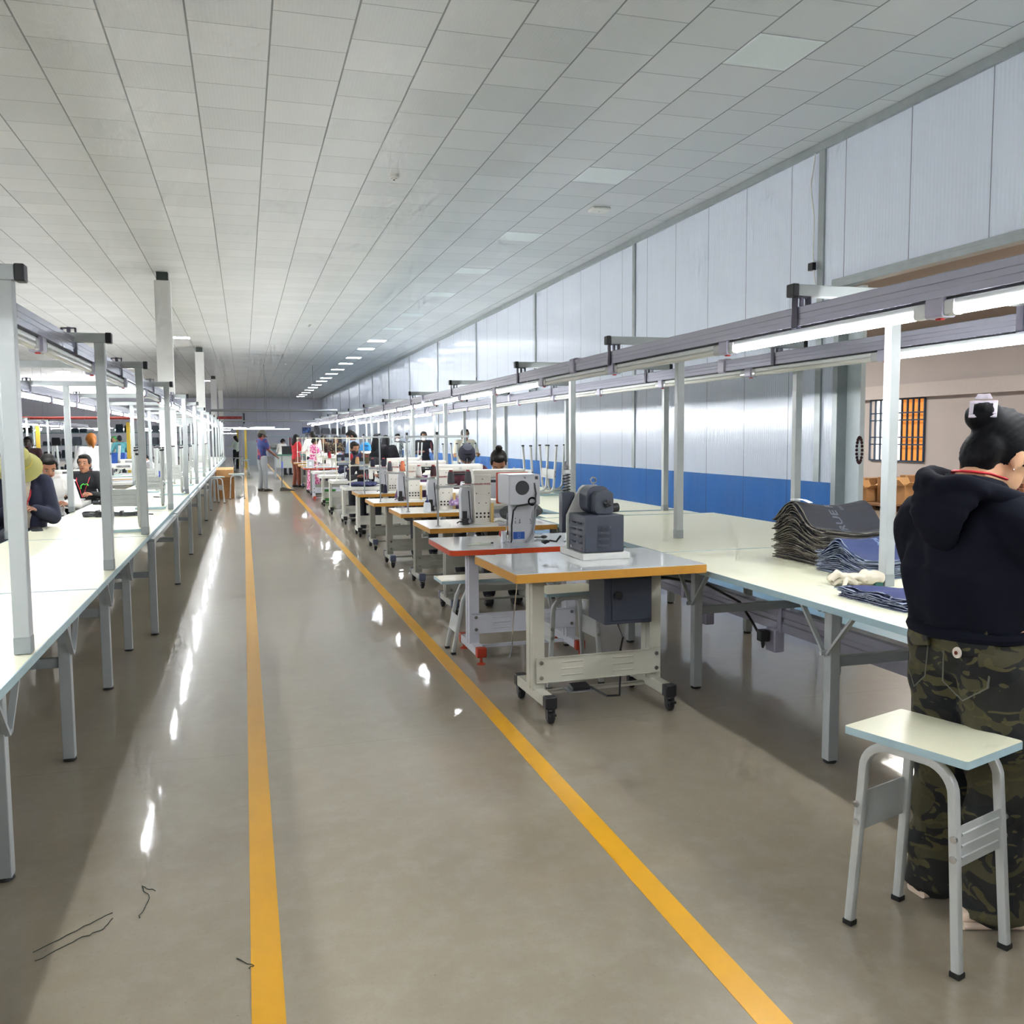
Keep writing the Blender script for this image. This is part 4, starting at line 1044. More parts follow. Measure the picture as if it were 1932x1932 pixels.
    return t, dict(H=Hh, T=T, R=Rh, Rl=Rl, s=s, P=P, W=WR, E=EL, S=SHO, ee=ee)
FC = PI   # facing the camera side of the hall
def px(u, y): return y*math.tan(math.atan((u-966)/1718)+.28504)
def pattern(name, c1, c2, scale, thr=.5, c3=None):
    m = bpy.data.materials.new(name); k = NT(m); co = k.obj()
    f = k.math('GREATER_THAN', k.noise(co, scale, 2, .5, .8), thr); c = k.mix(f, lin(c1), lin(c2))
    if c3: c = k.mix(k.math('GREATER_THAN', k.noise(k.scale(co, (1.3, .9, 1.1)), scale*.8, 2, .5, 1.2), .56), c, lin(c3))
    k.link(c, k.b.inputs['Base Color']); k.b.inputs['Roughness'].default_value = .85
    return m
# --- beyond the cable-coil bench
person('person in khaki bucket hat and navy jacket looking down at their hands', (-1.75, 8.2, 0), RAD(190), 1.66, 'sit', 'a5735a', 'd8cdb8', hat='bucket', lean=.20, hp=.5, seat=.60, lany='b3202c', vox=.011,
       hands=[V3(-.10, .30, .90), V3(.03, .32, .93)], sleeve='none')
# his open jacket as a thicker garment over the shirt
def jacket_over(t, d, col, k=1.18):
    s, T, SHO, EL, WR = d['s'], d['T'], d['S'], d['E'], d['W']; g = G()
    for q, i in ((-1, 0), (1, 1)):
        g.ell(T(q*.105, -.005, .33), (.088*s, .125*s, .17*s), 12, 8); g.ell(T(q*.11, -.01, .12), (.082*s, .13*s, .20*s), 12, 8)
        chain(g, [T(q*.06, -.02, .42), SHO[i], EL[i], WR[i]-(WR[i]-EL[i])*.1], [.07*s, .078*s, .066*s, .050*s])
    g.ell(T(0, -.06, .25), (.16*s, .085*s, .24*s), 12, 8)
    g.tube([T(-.09, .0, .47), T(0, -.07, .49), T(.09, 0, .47)], .03*s, 8)
    me = remesh(g, .012, 2); me.materials.clear(); me.materials.append(mat('cloth '+col, col, .85, var=.1)); o = bpy.data.objects.new('jacket', me); COL.objects.link(o); o.parent = t
pt = bpy.data.objects['person']
class D_: pass
t, d = person('person with black wavy hair in a white shirt behind the bucket hat wearer', (-1.93, 10.3, 0), RAD(188), 1.68, 'sit', 'b27a5c', 'eceae6', hair='14130f', lean=.12, hp=.45, seat=.52, vox=.012, turn=.2)
t, d = person('person in black jersey with red lanyard looking straight at the camera', (-1.85, 12.0, 0), RAD(180-9), 1.56, 'sit', 'a87457', '17181c', hair='141210', hp=-.02, seat=.535, lany='d3283c', vox=.011, fem=True)
G().tube([d['T'](-.07, .118, .30), d['T'](-.055, .122, .325), d['T'](-.03, .124, .315), d['T'](-.01, .125, .325), d['T'](.02, .124, .30), d['T'](.022, .124, .26)], .008, 6).build('green_print', mat('green print', '4fc04a', .6), t)
g = G(); g.ell(d['T'](.11, .10, .37), (.035, .012, .014), 8, 5); g.ell(d['T'](.13, .09, .355), (.012, .012, .022), 8, 5); g.build('white_print', mat('white print', 'e8eaec', .6), t)
person('person with orange dyed ponytail in a white top seen from behind', (px(176, 15.6), 15.6, 0), RAD(20), 1.60, 'stand', 'b98a6a', 'efeeee', hair='8f5620', tail=True, hp=.2, fem=True, face=False, vox=.014)
person('person as a dark silhouette in maroon before the back shelves', (px(58, 17.5), 17.5, 0), RAD(170), 1.56, 'stand', '2b1c18', '35181c', '17181c', hair='0d0d0d', vox=.018)
person('person in teal top bending over beside the blue crate', (px(230, 31), 31, 0), RAD(20), 1.62, 'stand', '8c6247', '4e8f98', hair='17151a', hp=.4, lean=.1, face=False, vox=.02)
person('person in green headscarf working at the back shelves', (px(219, 33), 33, 0), RAD(150), 1.6, 'stand', '8c6247', 'a9b0a8', hair='3d8a4a', vox=.02)
person('person in white leaning over machines with tan forearms stretched forward', (-1.93, 22.0, 0), RAD(120), 1.5, 'sit', '8a5a3e', 'e4e4e6', hair='14110f', lean=.5, hp=.5, seat=.5, sleeve='short', vox=.014)
# --- aisle
t, d = person('person with broom in blue and red jersey, olive cap and grey trousers', (.46, 25.6, 0), RAD(-62), 1.71, 'stand', '6e4632', '2b3f92', '84888a', hat=('55534a', False), hp=.35, sleeve='short', lany='c4202e', vox=.014,
       hands=[V3(.10, .33, .98), V3(.20, .30, .96)], shirtm=pattern('blue and red jersey cloth', '202e60', '74202f', 6, .53), shoe='3a3028')
t = thing('broom', 'grey handled broom with blue grip standing before the person in the jersey', 'broom', (.98, 25.6, 0))
G().cyl((-.02, 0, .05), (.0, 0, .95), .013, 8).build('handle', mat('grey broom handle', '5d6166', .4), t); G().cyl((0, 0, .62), (.002, 0, .80), .016, 8).build('blue_grip', mat('blue grip', '2a46c8', .4), t)
G().prism([(-.08, 0), (.30, 0), (.32, .015), (.02, .10), (-.06, .08)], -.09, .09, 'y').build('broom_head', mat('dark bristle', '4c4a46', .9, bump=.5), t)
person('person in pale green sweater and black skirt far down the aisle', (-.36, 44.5, 0), RAD(50), 1.62, 'stand', 'b08868', 'c2cec0', '15161a', hair='1f1712', hp=.4, longhair=True, fem=True, vox=.02)
# --- between the sewing tables and the denim bench row
t, d = person('person with hair bun bending over the first cream lettered machine', (2.20, 7.95, 0), RAD(180-12), 1.58, 'sit', 'a8755a', 'b9bcc2', hair='15110f', bun=True, lean=.12, hp=.62, seat=.60, fem=True, vox=.010)
person('person in navy backwards cap and pale face mask at a machine', (2.25, 9.42, 0), RAD(180-6), 1.66, 'sit', '8a5d47', '4a1f2c', hair='15110f', hat=('2a2d3c', True), mask='b7cbe0', lean=.14, hp=.55, seat=.585, vox=.012, shirtm=pattern('maroon dotted cloth', '471c28', '5e2c38', 60, .55))
person('person with dark curly hair over purple cloth behind the grey bundles', (1.98, 10.95, 0), RAD(185), 1.58, 'sit', '6e4a38', '5c3a60', hair='1d1410', lean=.25, hp=.9, seat=.46, fem=True, longhair=True, vox=.014)
person('person in bright blue cap with white front logo', (1.80, 14.2, 0), RAD(180), 1.64, 'sit', '84563f', '24242a', hair='15110f', hat=('2f8fd0', False, 'e6e2d8'), lean=.05, hp=.12, seat=.58, lany='d3283c', vox=.014)
pb = bpy.data.objects[[o.name for o in bpy.data.objects if o.get('label', '').startswith('person in bright blue cap')][0]]
person('person with black face mask leaning sideways in dark navy', (1.86, 16.3, 0), RAD(183), 1.62, 'sit', 'a87a5c', '1c2340', hair='1a1512', mask='1b1b22', lean=.15, hp=.15, hy=.3, seat=.62, vox=.014)
person('person in grey blue shirt bending behind the leaning masked one', (px(672, 19), 19, 0), RAD(60), 1.66, 'stand', '7a523c', '7488a6', hair='14120f', lean=.1, hp=.5, hy=.3, face=True, vox=.016)
person('person in black hooded clothes turned away, closer to the blue cap', (px(712, 16.7), 16.7, 0), RAD(-30), 1.56, 'stand', '6b4a3a', '15161b', hair='101014', face=False, hp=.3, longhair=True, wide=1.15, vox=.018)
person('person in black hooded clothes turned away, by the upturned stools', (px(729, 17.8), 17.8, 0), RAD(-20), 1.54, 'stand', '6b4a3a', '13141a', hair='101014', face=False, hp=.5, longhair=True, wide=1.2, vox=.018)
person('standing person with white mask in grey patterned shirt by the partition', (4.22, 26.0, 0), RAD(190), 1.60, 'stand', '7a5640', '9a9c9a', hair='14120f', mask='e6e6e6', vox=.018, shirtm=pattern('grey patterned cloth', '9a9c98', '4c4e50', 30, .52))
person('standing person with white mask in black and maroon by the partition', (4.25, 22.2, 0), RAD(185), 1.64, 'stand', '7a5640', '17171c', hair='14120f', mask='ecebe6', vox=.016, shirtm=pattern('black maroon cloth', '17171c', '5a2a30', 4, .58))
person('standing person in cream short sleeved shirt facing the camera', (4.22, 17.7, 0), RAD(190), 1.66, 'stand', '9a7350', 'd8d2be', '3a3a40', hair='16120e', sleeve='short', vox=.014)
person('person in pink and white patterned long dress by the orange table', (px(592, 23.8), 23.8, 0), RAD(-70), 1.52, 'stand', '7b5541', 'c2407a', hair='15110f', dress=True, hp=.5, lean=.1, fem=True, vox=.018, shirtm=pattern('pink patterned cloth', 'c23a7c', 'e8c4d4', 26, .52), bun=True)
person('person in red top with dark sash and brown trousers on the aisle side', (px(560, 27.2), 27.2, 0), RAD(-60), 1.60, 'stand', '6b4a3a', 'b01f2a', '7a4130', hair='16151a', hp=.3, fem=True, longhair=True, face=False, vox=.02)
person('person in white shirt seen from behind beyond the pink dress', (px(592, 25.8), 25.75, 0), RAD(20), 1.68, 'stand', '7b5541', 'f0f0ee', hair='17130f', face=False, hp=.3, wide=1.1, vox=.02)
person('person in dark flowered dress with long curly hair', (px(613, 26.0), 26.0, 0), RAD(150), 1.58, 'stand', '8a6048', '3a2b26', hair='1a1310', longhair=True, fem=True, hp=.3, vox=.02, shirtm=pattern('dark flowered cloth', '2c211f', '7a6248', 22, .56))
person('person in dark patterned blouse next to the black shelving', (px(640, 25), 25.6, 0), RAD(170), 1.56, 'stand', '8a6048', '3a3230', hair='15110f', longhair=True, fem=True, hp=.3, vox=.02, shirtm=pattern('brown patterned cloth', '2a2422', '8a7448', 24, .6))
person('person in white blouse seated low at the far green table', (px(532, 36), 36, 0), RAD(-40), 1.55, 'sit', '8a6048', 'e6e2da', hair='141110', lean=.2, hp=.5, seat=.7, face=False, vox=.022)
# --- jacket of the bucket hat wearer
def redo():
    s = 1.66/1.7; P = V3(0, 0, .60+.09*s); Rl = Matrix.Rotation(-.20, 3, 'X')
    T = lambda x, y, z: P+Rl @ Vector((x*s, y*s, z*s))
    S2 = [T(-.172, 0, .43), T(.172, 0, .43)]; E2, W2 = [], []
    for i, hh in enumerate((V3(-.10, .30, .90), V3(.03, .32, .93))):
        e, wv = ik(S2[i], hh, .29*s, .25*s, (-.5 if i == 0 else .5, -.5, -.8)); E2.append(e); W2.append(wv)
    jacket_over(pt, dict(s=s, T=T, S=S2, E=E2, W=W2), '1d2136')
redo()
lg = [o for o in pt.children if o.name.startswith('shirt')]

# ------------------------------------------------------------------ the woman in the dark hoodie
def woman():
    t = thing('person', 'woman in dark navy hoodie and camouflage trousers standing at the denim bench', 'person', (2.075, 2.19, 0), RAD(-82))
    # local: faces +y (world +x), her right hand is +x (world -y)
    SK = skinm('c79a78')
    HOOD = mat('navy black hoodie cloth', '12141e', .95, var=.12, vs=6, bump=.12, bs=60)
    pz = .80; HOOD.node_tree.nodes['Principled BSDF'].inputs['Specular IOR Level'].default_value = .12
    # skull, turned down and a little right
    Rh = Matrix.Rotation(RAD(-14), 3, 'Z') @ Matrix.Rotation(RAD(-34), 3, 'X'); sk = V3(.012, .08, 1.245)
    H = lambda x, y, z: sk+Rh @ Vector((x, y, z)); ee = Rh.to_euler()
    g = G(); g.ell(H(0, -.005, .035), (.073, .092, .092), 16, 12, ee); g.ell(H(0, .022, -.035), (.056, .066, .07), 14, 10, ee); g.ell(H(0, .058, -.078), (.025, .022, .02), 8, 6)
    g.tube([H(0, .085, .03), H(0, .103, -.006), H(0, .088, -.014)], [.008, .014, .009], 8)
    for q in (-1, 1):
        g.tube([H(q*.076+q*.018*math.sin(a)*0, -.005+.016*math.cos(a), .004+.028*math.sin(a)) for a in [RAD(x) for x in range(-100, 200, 30)]], .0065, 6)
        g.ell(H(q*.073, -.008, .004), (.008, .014, .024), 8, 6, ee); g.ell(H(q*.076, -.004, -.024), (.006, .008, .009), 8, 6)
    chain(g, [V3(0, -.03, 1.17), V3(0, .02, 1.20), H(0, -.035, -.025)], [.062, .052, .052])
    g.ell(V3(0, .0, 1.0), (.145, .10, .14), 12, 8); g.ell(V3(0, 0, .88), (.13, .09, .14), 12, 8); g.ell(V3(0, -.01, pz), (.145, .11, .11), 12, 8)
    SH = [V3(-.155, 0, 1.065), V3(.155, 0, 1.065)]; WR = [V3(-.15, .34, .86), V3(.12, .36, .84)]; EL = []
    for i in (0, 1):
        e, w_ = ik(SH[i], WR[i], .27, .24, (-.45 if i == 0 else .6, -.35, -.8)); EL.append(e); WR[i] = w_
        chain(g, [V3(0, 0, 1.07), SH[i], EL[i], WR[i]], [.06, .048, .036, .025])
        x = -.085 if i == 0 else .085
        chain(g, [V3(x, -.01, .76), V3(x*1.1, .02, .43), V3(x*1.15, -.01, .08)], [.09, .055, .036])
    me = remesh(g, .0075, 2)
    import bmesh
    hg = G()
    for i in (0, 1): hand(hg, WR[i], V3((.25 if i == 0 else -.25), 1, -.25), V3(0, -.2, -1), 1 if i else -1, .9, .45)
    bm = bmesh.new(); bm.from_mesh(me); bm.from_mesh(hg.mesh('h', SK)); bm.to_mesh(me); bm.free()
    me.materials.clear(); me.materials.append(SK)
    for p in me.polygons: p.use_smooth = True
    b = bpy.data.objects.new('body', me); COL.objects.link(b); b.parent = t
    for q in (-1, 1):
        g = G(); g.ell(H(q*.031, .086, .022), (.013, .008, .006), 8, 6, ee); e = g.build('eye', mat('eye white', '8d8479', .5), t)
        G().ell(H(q*.031, .093, .020), (.006, .003, .005), 8, 6, ee).build('iris', mat('dark iris', '1c120d', .2), e)
        G().tube([H(q*.014, .095, .044), H(q*.033, .092, .050), H(q*.05, .08, .044)], [.003, .004, .002], 6).build('eyebrow', mat('hair 12131a', '12131a', .35), t)
    G().ell(H(0, .086, -.042), (.023, .008, .008), 10, 6, ee).build('lips', mat('lips', '8f4a40', .45), t)
    G().ell(H(.078, -.004, -.030), (.003, .003, .003), 8, 6).build('ear_stud', CHROME, t)
    # hoodie: boxy, wide hem, dropped shoulders, folds
    g = G(); g.ell(V3(0, -.01, 1.02), (.19, .135, .14), 18, 10); g.ell(V3(0, -.015, .93), (.205, .145, .17), 18, 10); g.ell(V3(0, -.02, .83), (.195, .15, .10), 18, 8)
    g.tube([V3(0, -.02, .93), V3(0, -.02, .835), V3(0, -.02, .785), V3(0, -.02, .765)], [.205, .200, .178, .172], 20, (0, 1, 0), .78)
    for i in (0, 1):
        q = -1 if i == 0 else 1
        chain(g, [V3(q*.05, -.005, 1.085), SH[i]+V3(q*.03, -.005, -.015), EL[i]+V3(q*.01, 0, 0), EL[i]*.45+WR[i]*.55, WR[i]-(WR[i]-EL[i])*.07], [.095, .092, .083, .066, .040], 12)
    g.tube([V3(0, -.02, 1.13), V3(0, -.005, 1.195)], [.12, .085], 14, (0, 1, 0))
    hm = remesh(g, .010, 4)
    random.seed(3)
    for v in hm.vertices:   # cloth folds
        c = v.co; f = .0055*math.sin(c.z*34+c.x*22+2*math.sin(c.y*17))+.005*math.sin(c.x*48+c.z*9)*(1 if c.z < 1.05 else .4)
        n = Vector((c.x, c.y+.01, 0)); n = n.normalized() if n.length > .02 else Vector((0, 0, 0)); v.co = c+n*f
    hm.materials.clear(); hm.materials.append(HOOD)
    for p in hm.polygons: p.use_smooth = True
    ho = bpy.data.objects.new('hoodie', hm); COL.objects.link(ho); ho.parent = t
    # hood lying on the back: V-shaped pouch with thick rolled rim
    g = G(); n = 13
    rim = [(-.115, .085, 1.175), (-.135, .03, 1.195), (-.130, -.04, 1.205), (-.105, -.095, 1.20), (-.055, -.130, 1.185), (0, -.142, 1.175), (.055, -.130, 1.185), (.100, -.095, 1.168), (.122, -.04, 1.150), (.125, .03, 1.135), (.105, .085, 1.12)]
    g.tube(rim, [.02, .026, .03, .031, .032, .033, .032, .031, .03, .026, .02], 10, (0, 0, 1))
    g.tube([(x*.86, y*.80, z-.016) for x, y, z in rim], .022, 8, (0, 0, 1))
    for k in range(7):
        f = k/6; w_ = .125*(1-f)**.75+.014; z = 1.165-f*.20; y = -.118-.045*math.sin(PI*min(1, f*1.1))-.012
        g.ell(V3(0, y+.012, z), (w_, .034-.012*f, .034), 12, 8)
    mm = remesh(g, .008, 9)
    for v in mm.vertices:
        c = v.co; v.co = c+Vector((0, -.002*math.sin(c.z*50+abs(c.x)*40), 0))
    mm.materials.clear(); mm.materials.append(HOOD)
    for p in mm.polygons: p.use_smooth = True
    o = bpy.data.objects.new('hood', mm); COL.objects.link(o); o.parent = t
    g = G(); g.tube([(.001+.168*1.02*math.cos(a), -.02+.168*.8*math.sin(a), .757) for a in [2*PI*i/40 for i in range(41)]], .016, 8, (0, 0, 1)); g.build('hem_band', HOOD, t)
    g = G(); g.tube([(.07, .03, 1.195), (.062, -.03, 1.212), (.03, -.062, 1.218), (-.03, -.062, 1.218), (-.062, -.03, 1.212), (-.07, .04, 1.195)], .009, 8, (0, 0, 1), .45); g.build('red_lanyard', mat('lanyard c8202e', 'c8202e', .6), t)
    # trousers: wide camouflage
    cm = bpy.data.materials.new('camouflage cloth'); k = NT(cm); co = k.obj()
    a = k.math('GREATER_THAN', k.noise(k.scale(co, (1, 1, 1.35)), 9, 1.2, .4, .9), .53)
    a2 = k.math('GREATER_THAN', k.noise(k.scale(co, (1.2, .8, 1.9)), 12, 1, .4, 1.4), .60)
    a3 = k.math('GREATER_THAN', k.noise(k.scale(co, (.7, 1.2, 1.2)), 8, 1, .4, .7), .55)
    c = k.mix(a3, lin('1c1d1a'), lin('101215')); c = k.mix(a, c, lin('423f28')); c = k.mix(a2, c, lin('4e492d')); c = k.mix(k.math('MULTIPLY', k.noise(co, 160, 2), .25), c, lin('0c0d0d'))
    k.link(c, k.b.inputs['Base Color']); k.b.inputs['Roughness'].default_value = .85; k.bump(k.noise(co, 18, 4, .6), .25, .006)
    g = G(); g.ell(V3(0, -.015, .745), (.168, .132, .12), 16, 10); g.tube([V3(0, -.01, .83), V3(0, -.01, .72)], [.150, .165], 16, (0, 1, 0), .76)
    for q in (-1, 1):
        x = q*.088
        g.ell(V3(x, -.045, .70), (.085, .088, .09), 12, 8)
        chain(g, [V3(x, -.012, .70), V3(x*1.05, .0, .50), V3(x*1.1, .01, .34), V3(x*1.15, .0, .15), V3(x*1.15, .0, .075)], [.108, .094, .088, .088, .09], 12)
        g.tube([V3(x*1.15, .0, .14), V3(x*1.15, .0, .035)], [.088, .093], 14, (0, 1, 0))
    pm = remesh(g, .009, 3)
    for v in pm.vertices:
        c = v.co; v.co = c+Vector((.006*math.sin(c.z*42+c.y*20), .007*math.sin(c.z*55+c.x*25), 0))*(1.3 if c.z < .3 else .7)
    pm.materials.clear(); pm.materials.append(cm)
    for p in pm.polygons: p.use_smooth = True
    po = bpy.data.objects.new('trousers', pm); COL.objects.link(po); po.parent = t
    # back pockets, yoke, belt loops, button tag
    cv = lambda v: (v[0], -.155*math.sqrt(max(.04, 1-(v[0]/.185)**2))+(v[1]+.155), v[2])
    STI = mat('grey stitching', '5b5b52', .8)
    for q in (-1, 1):
        x = q*.085
        pts = [(x-.058, -.152, .735), (x+.058, -.152, .735), (x+.054, -.158, .64), (x, -.155, .60), (x-.054, -.158, .64), (x-.058, -.152, .735)]
        g = G(); g.tube(pts, .0022, 5, (0, 1, 0)); g.v = [cv(v) for v in g.v]; g.build('pocket_seam', STI, po)
        fl = G(); fl.sweep([(x-.062+.0155*i, -.157, .742-.012*(1-abs(i-4)/4)) for i in range(9)], [(-.006, -.022), (.006, -.022), (.006, .022), (-.006, .022)], (0, 0, 1)); fl.v = [cv(v) for v in fl.v]; fl.build('pocket_flap', cm, po, .004)
    g = G()
    for x in (-.13, -.03, .03, .13): g.box(x-.007, x+.007, -.147+abs(x)*.25, -.135+abs(x)*.25, .75, .80)
    g.build('belt_loop', cm, po)
    g = G(); g.lathe([(.001, -.006), (.013, -.006), (.014, 0)], (.085, -.164, .722), 16, 'y'); bt = g.build('round_tag', mat('pale tag', 'c9bdb4', .4), po); G().lathe([(.001, -.008), (.005, -.008), (.005, -.006)], (.085, -.164, .722), 10, 'y').build('tag_rivet', mat('copper rivet', '8c4a34', .3, .7), bt)
    g = G(); g.lathe([(.001, -.006), (.012, -.006), (.013, 0)], (-.155, -.062, .775), 16, 'y'); g.build('metal_ring', CHROME, po)
    # hair: swept up, bun, square clip
    HM = mat('dark swept hair', '0a0b0f', .62, var=.3, vs=90, bump=.12, bs=200); HM.node_tree.nodes['Principled BSDF'].inputs['Specular IOR Level'].default_value = .13
    g = G(); g.ell(H(0, -.022, .050), (.084, .100, .098), 18, 12, ee); g.ell(H(0, -.070, -.005), (.074, .050, .078), 14, 10, ee); g.ell(H(0, -.055, -.05), (.055, .045, .045), 12, 8, ee); g.ell(H(0, .03, .10), (.07, .06, .05), 14, 8, ee)
    for q in (-1, 1): g.ell(H(q*.066, .02, .045), (.018, .04, .045), 8, 6, ee)
    bc = H(-.015, -.115, .082)
    g.tube([H(0, -.05, .10), bc], [.05, .035], 10); g.ell(bc, (.056, .052, .048), 14, 10)
    me = remesh(g, .0065, 1)
    for v in me.vertices:
        c = v.co-sk; a_ = math.atan2(c.x, c.z); v.co = v.co+c.normalized()*.0010*math.sin(a_*46+c.y*60)
    me.materials.clear(); me.materials.append(HM)
    for p in me.polygons: p.use_smooth = True
    hr = bpy.data.objects.new('hair', me); COL.objects.link(hr); hr.parent = t
    g = G()
    for i in range(12):
        a = RAD(-60+120*i/11); b0 = H(.078*math.sin(a), -.09-.02*math.cos(a), -.03-.03*math.cos(a*1.2)); r = random.Random(i)
        g.tube([b0, b0+Vector((r.uniform(-.01, .01), r.uniform(-.016, 0), -.012)), b0+Vector((r.uniform(-.018, .018), r.uniform(-.024, .0), -.035+r.uniform(-.02, .01)))], [.0011, .0009, .0004], 4)
    g = G(); Cw = mat('mauve white clip', 'cdc5d2', .35); RB = None
    nn = Vector((.47, -.73, .5)).normalized(); xx_ = Vector((0, 0, 1)).cross(nn).normalized(); c0 = bc+Vector((.0, .0, .014))+nn*.050
    RB = Matrix((xx_, nn.cross(xx_), nn)).transposed()
    def L(x, y, z): return c0-nn*.006-Vector((0, 0, .012))+RB @ Vector((x*.82, y*.82, z))
    for (x0, x1, y0, y1) in ((-.045, .045, -.034, -.022), (-.045, .045, .022, .034), (-.045, -.031, -.022, .022), (.031, .045, -.022, .022)):
        vs = [L(x, y, z-3*x*x) for z in (-.002, .003) for x, y in ((x0, y0), (x1, y0), (x1, y1), (x0, y1))]
        g.add(vs, [(0, 3, 2, 1), (4, 5, 6, 7), (0, 1, 5, 4), (1, 2, 6, 5), (2, 3, 7, 6), (3, 0, 4, 7)])
    g.add([L(x, y, z) for z in (.008, .011) for x, y in ((-.03, .03), (.03, .03), (.02, .052), (-.02, .052))], [(0, 3, 2, 1), (4, 5, 6, 7), (0, 1, 5, 4), (1, 2, 6, 5), (2, 3, 7, 6), (3, 0, 4, 7)])
    g.build('square_clip', Cw, hr, .001)
    # clogs with holes
    CL = mat('cream foam clog', 'e2cdb8', .6)
    for q, yy, an in ((-1, .03, -6), (1, -.01, -22)):
        x = q*.105; g = G(); Rz = Matrix.Rotation(RAD(an), 3, 'Z')
        def W(a, b_, c): return V3(x, yy, 0)+Rz @ Vector((a, b_, c))
        g.sweep([W(0, -.10, .012), W(0, 0, .012), W(0, .10, .012), W(0, .165, .013)], [rsec(.075, .022, .01), rsec(.08, .022, .01), rsec(.10, .022, .01), rsec(.07, .02, .009)])
        g.sweep([W(0, -.105, .03), W(0, -.05, .045), W(0, .03, .052), W(0, .11, .045), W(0, .165, .028), W(0, .178, .02)], [rsec(.055, .03, .013), rsec(.072, .06, .025), rsec(.085, .075, .035), rsec(.098, .062, .03), rsec(.075, .035, .016), rsec(.03, .015, .007)])
        c_ = g.build('clog', CL, t)
        g = G()
        for a, b_, z in [(.0, .10, .079), (.025, .09, .077), (-.025, .09, .077), (.012, .125, .068), (-.012, .125, .068), (.03, .12, .064), (-.03, .12, .064), (0, .07, .086), (.02, .06, .085), (-.02, .06, .085)]: g.ell(W(a, b_, z), (.0045, .0045, .003), 8, 5)
        for b_ in (.06, .09, .12, .14): g.ell(W(.047, b_, .035), (.003, .006, .006), 6, 5); g.ell(W(-.047, b_, .035), (.003, .006, .006), 6, 5)
        g.build('vent_hole', mat('clog hole', '2a2420', .8), c_)
woman()
wt = [o for o in COL.objects if o.get('label', '').startswith('woman in dark navy')][0]
def zm(z): return z if z < .1 else (z+(z-.1)/.7*.12 if z < .8 else z+.12)
done = set()
for o in wt.children_recursive:
    if o.type == 'MESH' and o.data.name not in done:
        done.add(o.data.name)
        for v in o.data.vertices: v.co.z = zm(v.co.z)
# ------------------------------------------------------------------ denim stacks
def denim(nm, grp, x0, x1, y0, y1, n, th, amp, yc, wid, cloth, fray, seed, top_label, txt=None, mid='', z0=.7405, tilt=0):
    CL = mat('denim '+cloth, cloth, .9, var=.18, vs=40, bump=.3, bs=500); FR = mat('fray '+fray, fray, .95, var=.4, vs=200)
    NX, NY = 10, 16; last = None
    def zf(x, y, k):
        f = (k/n)**1.2; u = (y-y0)/(y1-y0)
        return z0+k*th+amp*f*math.exp(-((u-yc)/wid)**2)+.02*f*math.sin(x*9+seed)+.006*math.sin(u*14+k*.9+seed)*f+tilt*f*(x-x0)
    for k in range(n):
        r = random.Random(seed*100+k); dx, dy = r.uniform(-.012, .012), r.uniform(-.012, .012)
        g = G(); V = []
        for s in (0, 1):
            for j in range(NY+1):
                for i in range(NX+1):
                    x = x0+(x1-x0)*i/NX+dx; y = y0+(y1-y0)*j/NY+dy
                    if i in (0, NX): x += r.uniform(-.006, .006)
                    if j in (0, NY): y += r.uniform(-.006, .006)
                    V.append((x, y, zf(x, y, k)+s*th*.86))
        W = NX+1; o = W*(NY+1); F = []; 
        for j in range(NY):
            for i in range(NX):
                a = j*W+i; F.append((a, a+W, a+W+1, a+1)); F.append((o+a, o+a+1, o+a+W+1, o+a+W))
        g.add(V, F); g.mi(1); E = []
        for j in range(NY): E += [(j*W, o+j*W, o+(j+1)*W, (j+1)*W), (j*W+NX, (j+1)*W+NX, o+(j+1)*W+NX, o+j*W+NX)]
        for i in range(NX): E += [(i, i+1, o+i+1, o+i), (NY*W+i, o+NY*W+i, o+NY*W+i+1, NY*W+i+1)]
        for f in E: g.f.append(f); g.m.append(1)
        # loose frayed threads
        for q in range(34):
            j = r.random(); y = y0+(y1-y0)*j+dy; x = x0+dx if q < 24 else x0+(x1-x0)*r.random(); yy = y if q < 24 else y0+dy
            z = zf(x, yy, k)+th*.4
            if q < 24: g.tube([(x+.004, yy, z), (x-r.uniform(.004, .014), yy+r.uniform(-.012, .012), z+r.uniform(-.006, .005))], [.0011, .0006], 3)
            else: g.tube([(x, yy+.004, z), (x+r.uniform(-.012, .012), yy-r.uniform(.004, .012), z+r.uniform(-.006, .005))], [.0011, .0006], 3)
        me = g.mesh('denim_panel', [CL, FR], smooth=False); ob = bpy.data.objects.new('denim_panel', me); COL.objects.link(ob)
        if k == n-1: lab = top_label
        else: lab = 'frayed %s cut denim panel inside the %s, below its top one' % (mid, nm)
        tag(ob, lab, 'fabric', grp if k < n-1 else None); last = ob
    if txt:
        for (s, size, cx, cy, ang, col) in txt:
            wp = lambda c: Vector((c.x, c.y, zf(c.x, c.y, n-1)+th*.86+.0015+c.z))
            me = text_mesh(s, size, depth=.0004, bold=size*.012, mtx=at(cx, cy, 0, Matrix.Rotation(RAD(ang), 4, 'Z')), warp=wp)
            me.materials.append(mat('print '+col, col, .8)); o = bpy.data.objects.new('printed_lettering', me); COL.objects.link(o); o.parent = last
    return zf
denim('tall charcoal stack', 'panels in the tall charcoal stack', 2.94, 3.40, 4.16, 4.62, 30, .0062, .15, .62, .30, '24262d', '6f6a60', 1, 'top panel of the tall charcoal denim stack with TRUE R lettering',
      [('TRUE R', .068, 3.15, 4.32, 90, '565a64'), ('BRA', .030, 3.22, 4.40, 90, '4c505a')], 'charcoal')
g = G(); g.sweep([(2.955, 4.47, 1.084), (2.97, 4.43, 1.087), (2.985, 4.39, 1.083), (2.995, 4.35, 1.070)], rsec(.035, .002, .0008, 1), (0, 0, 1)); tag(g.build('paper_slip', mat('white paper', 'eceef0', .7)), 'white paper slip on the ridge of the charcoal denim stack', 'paper')
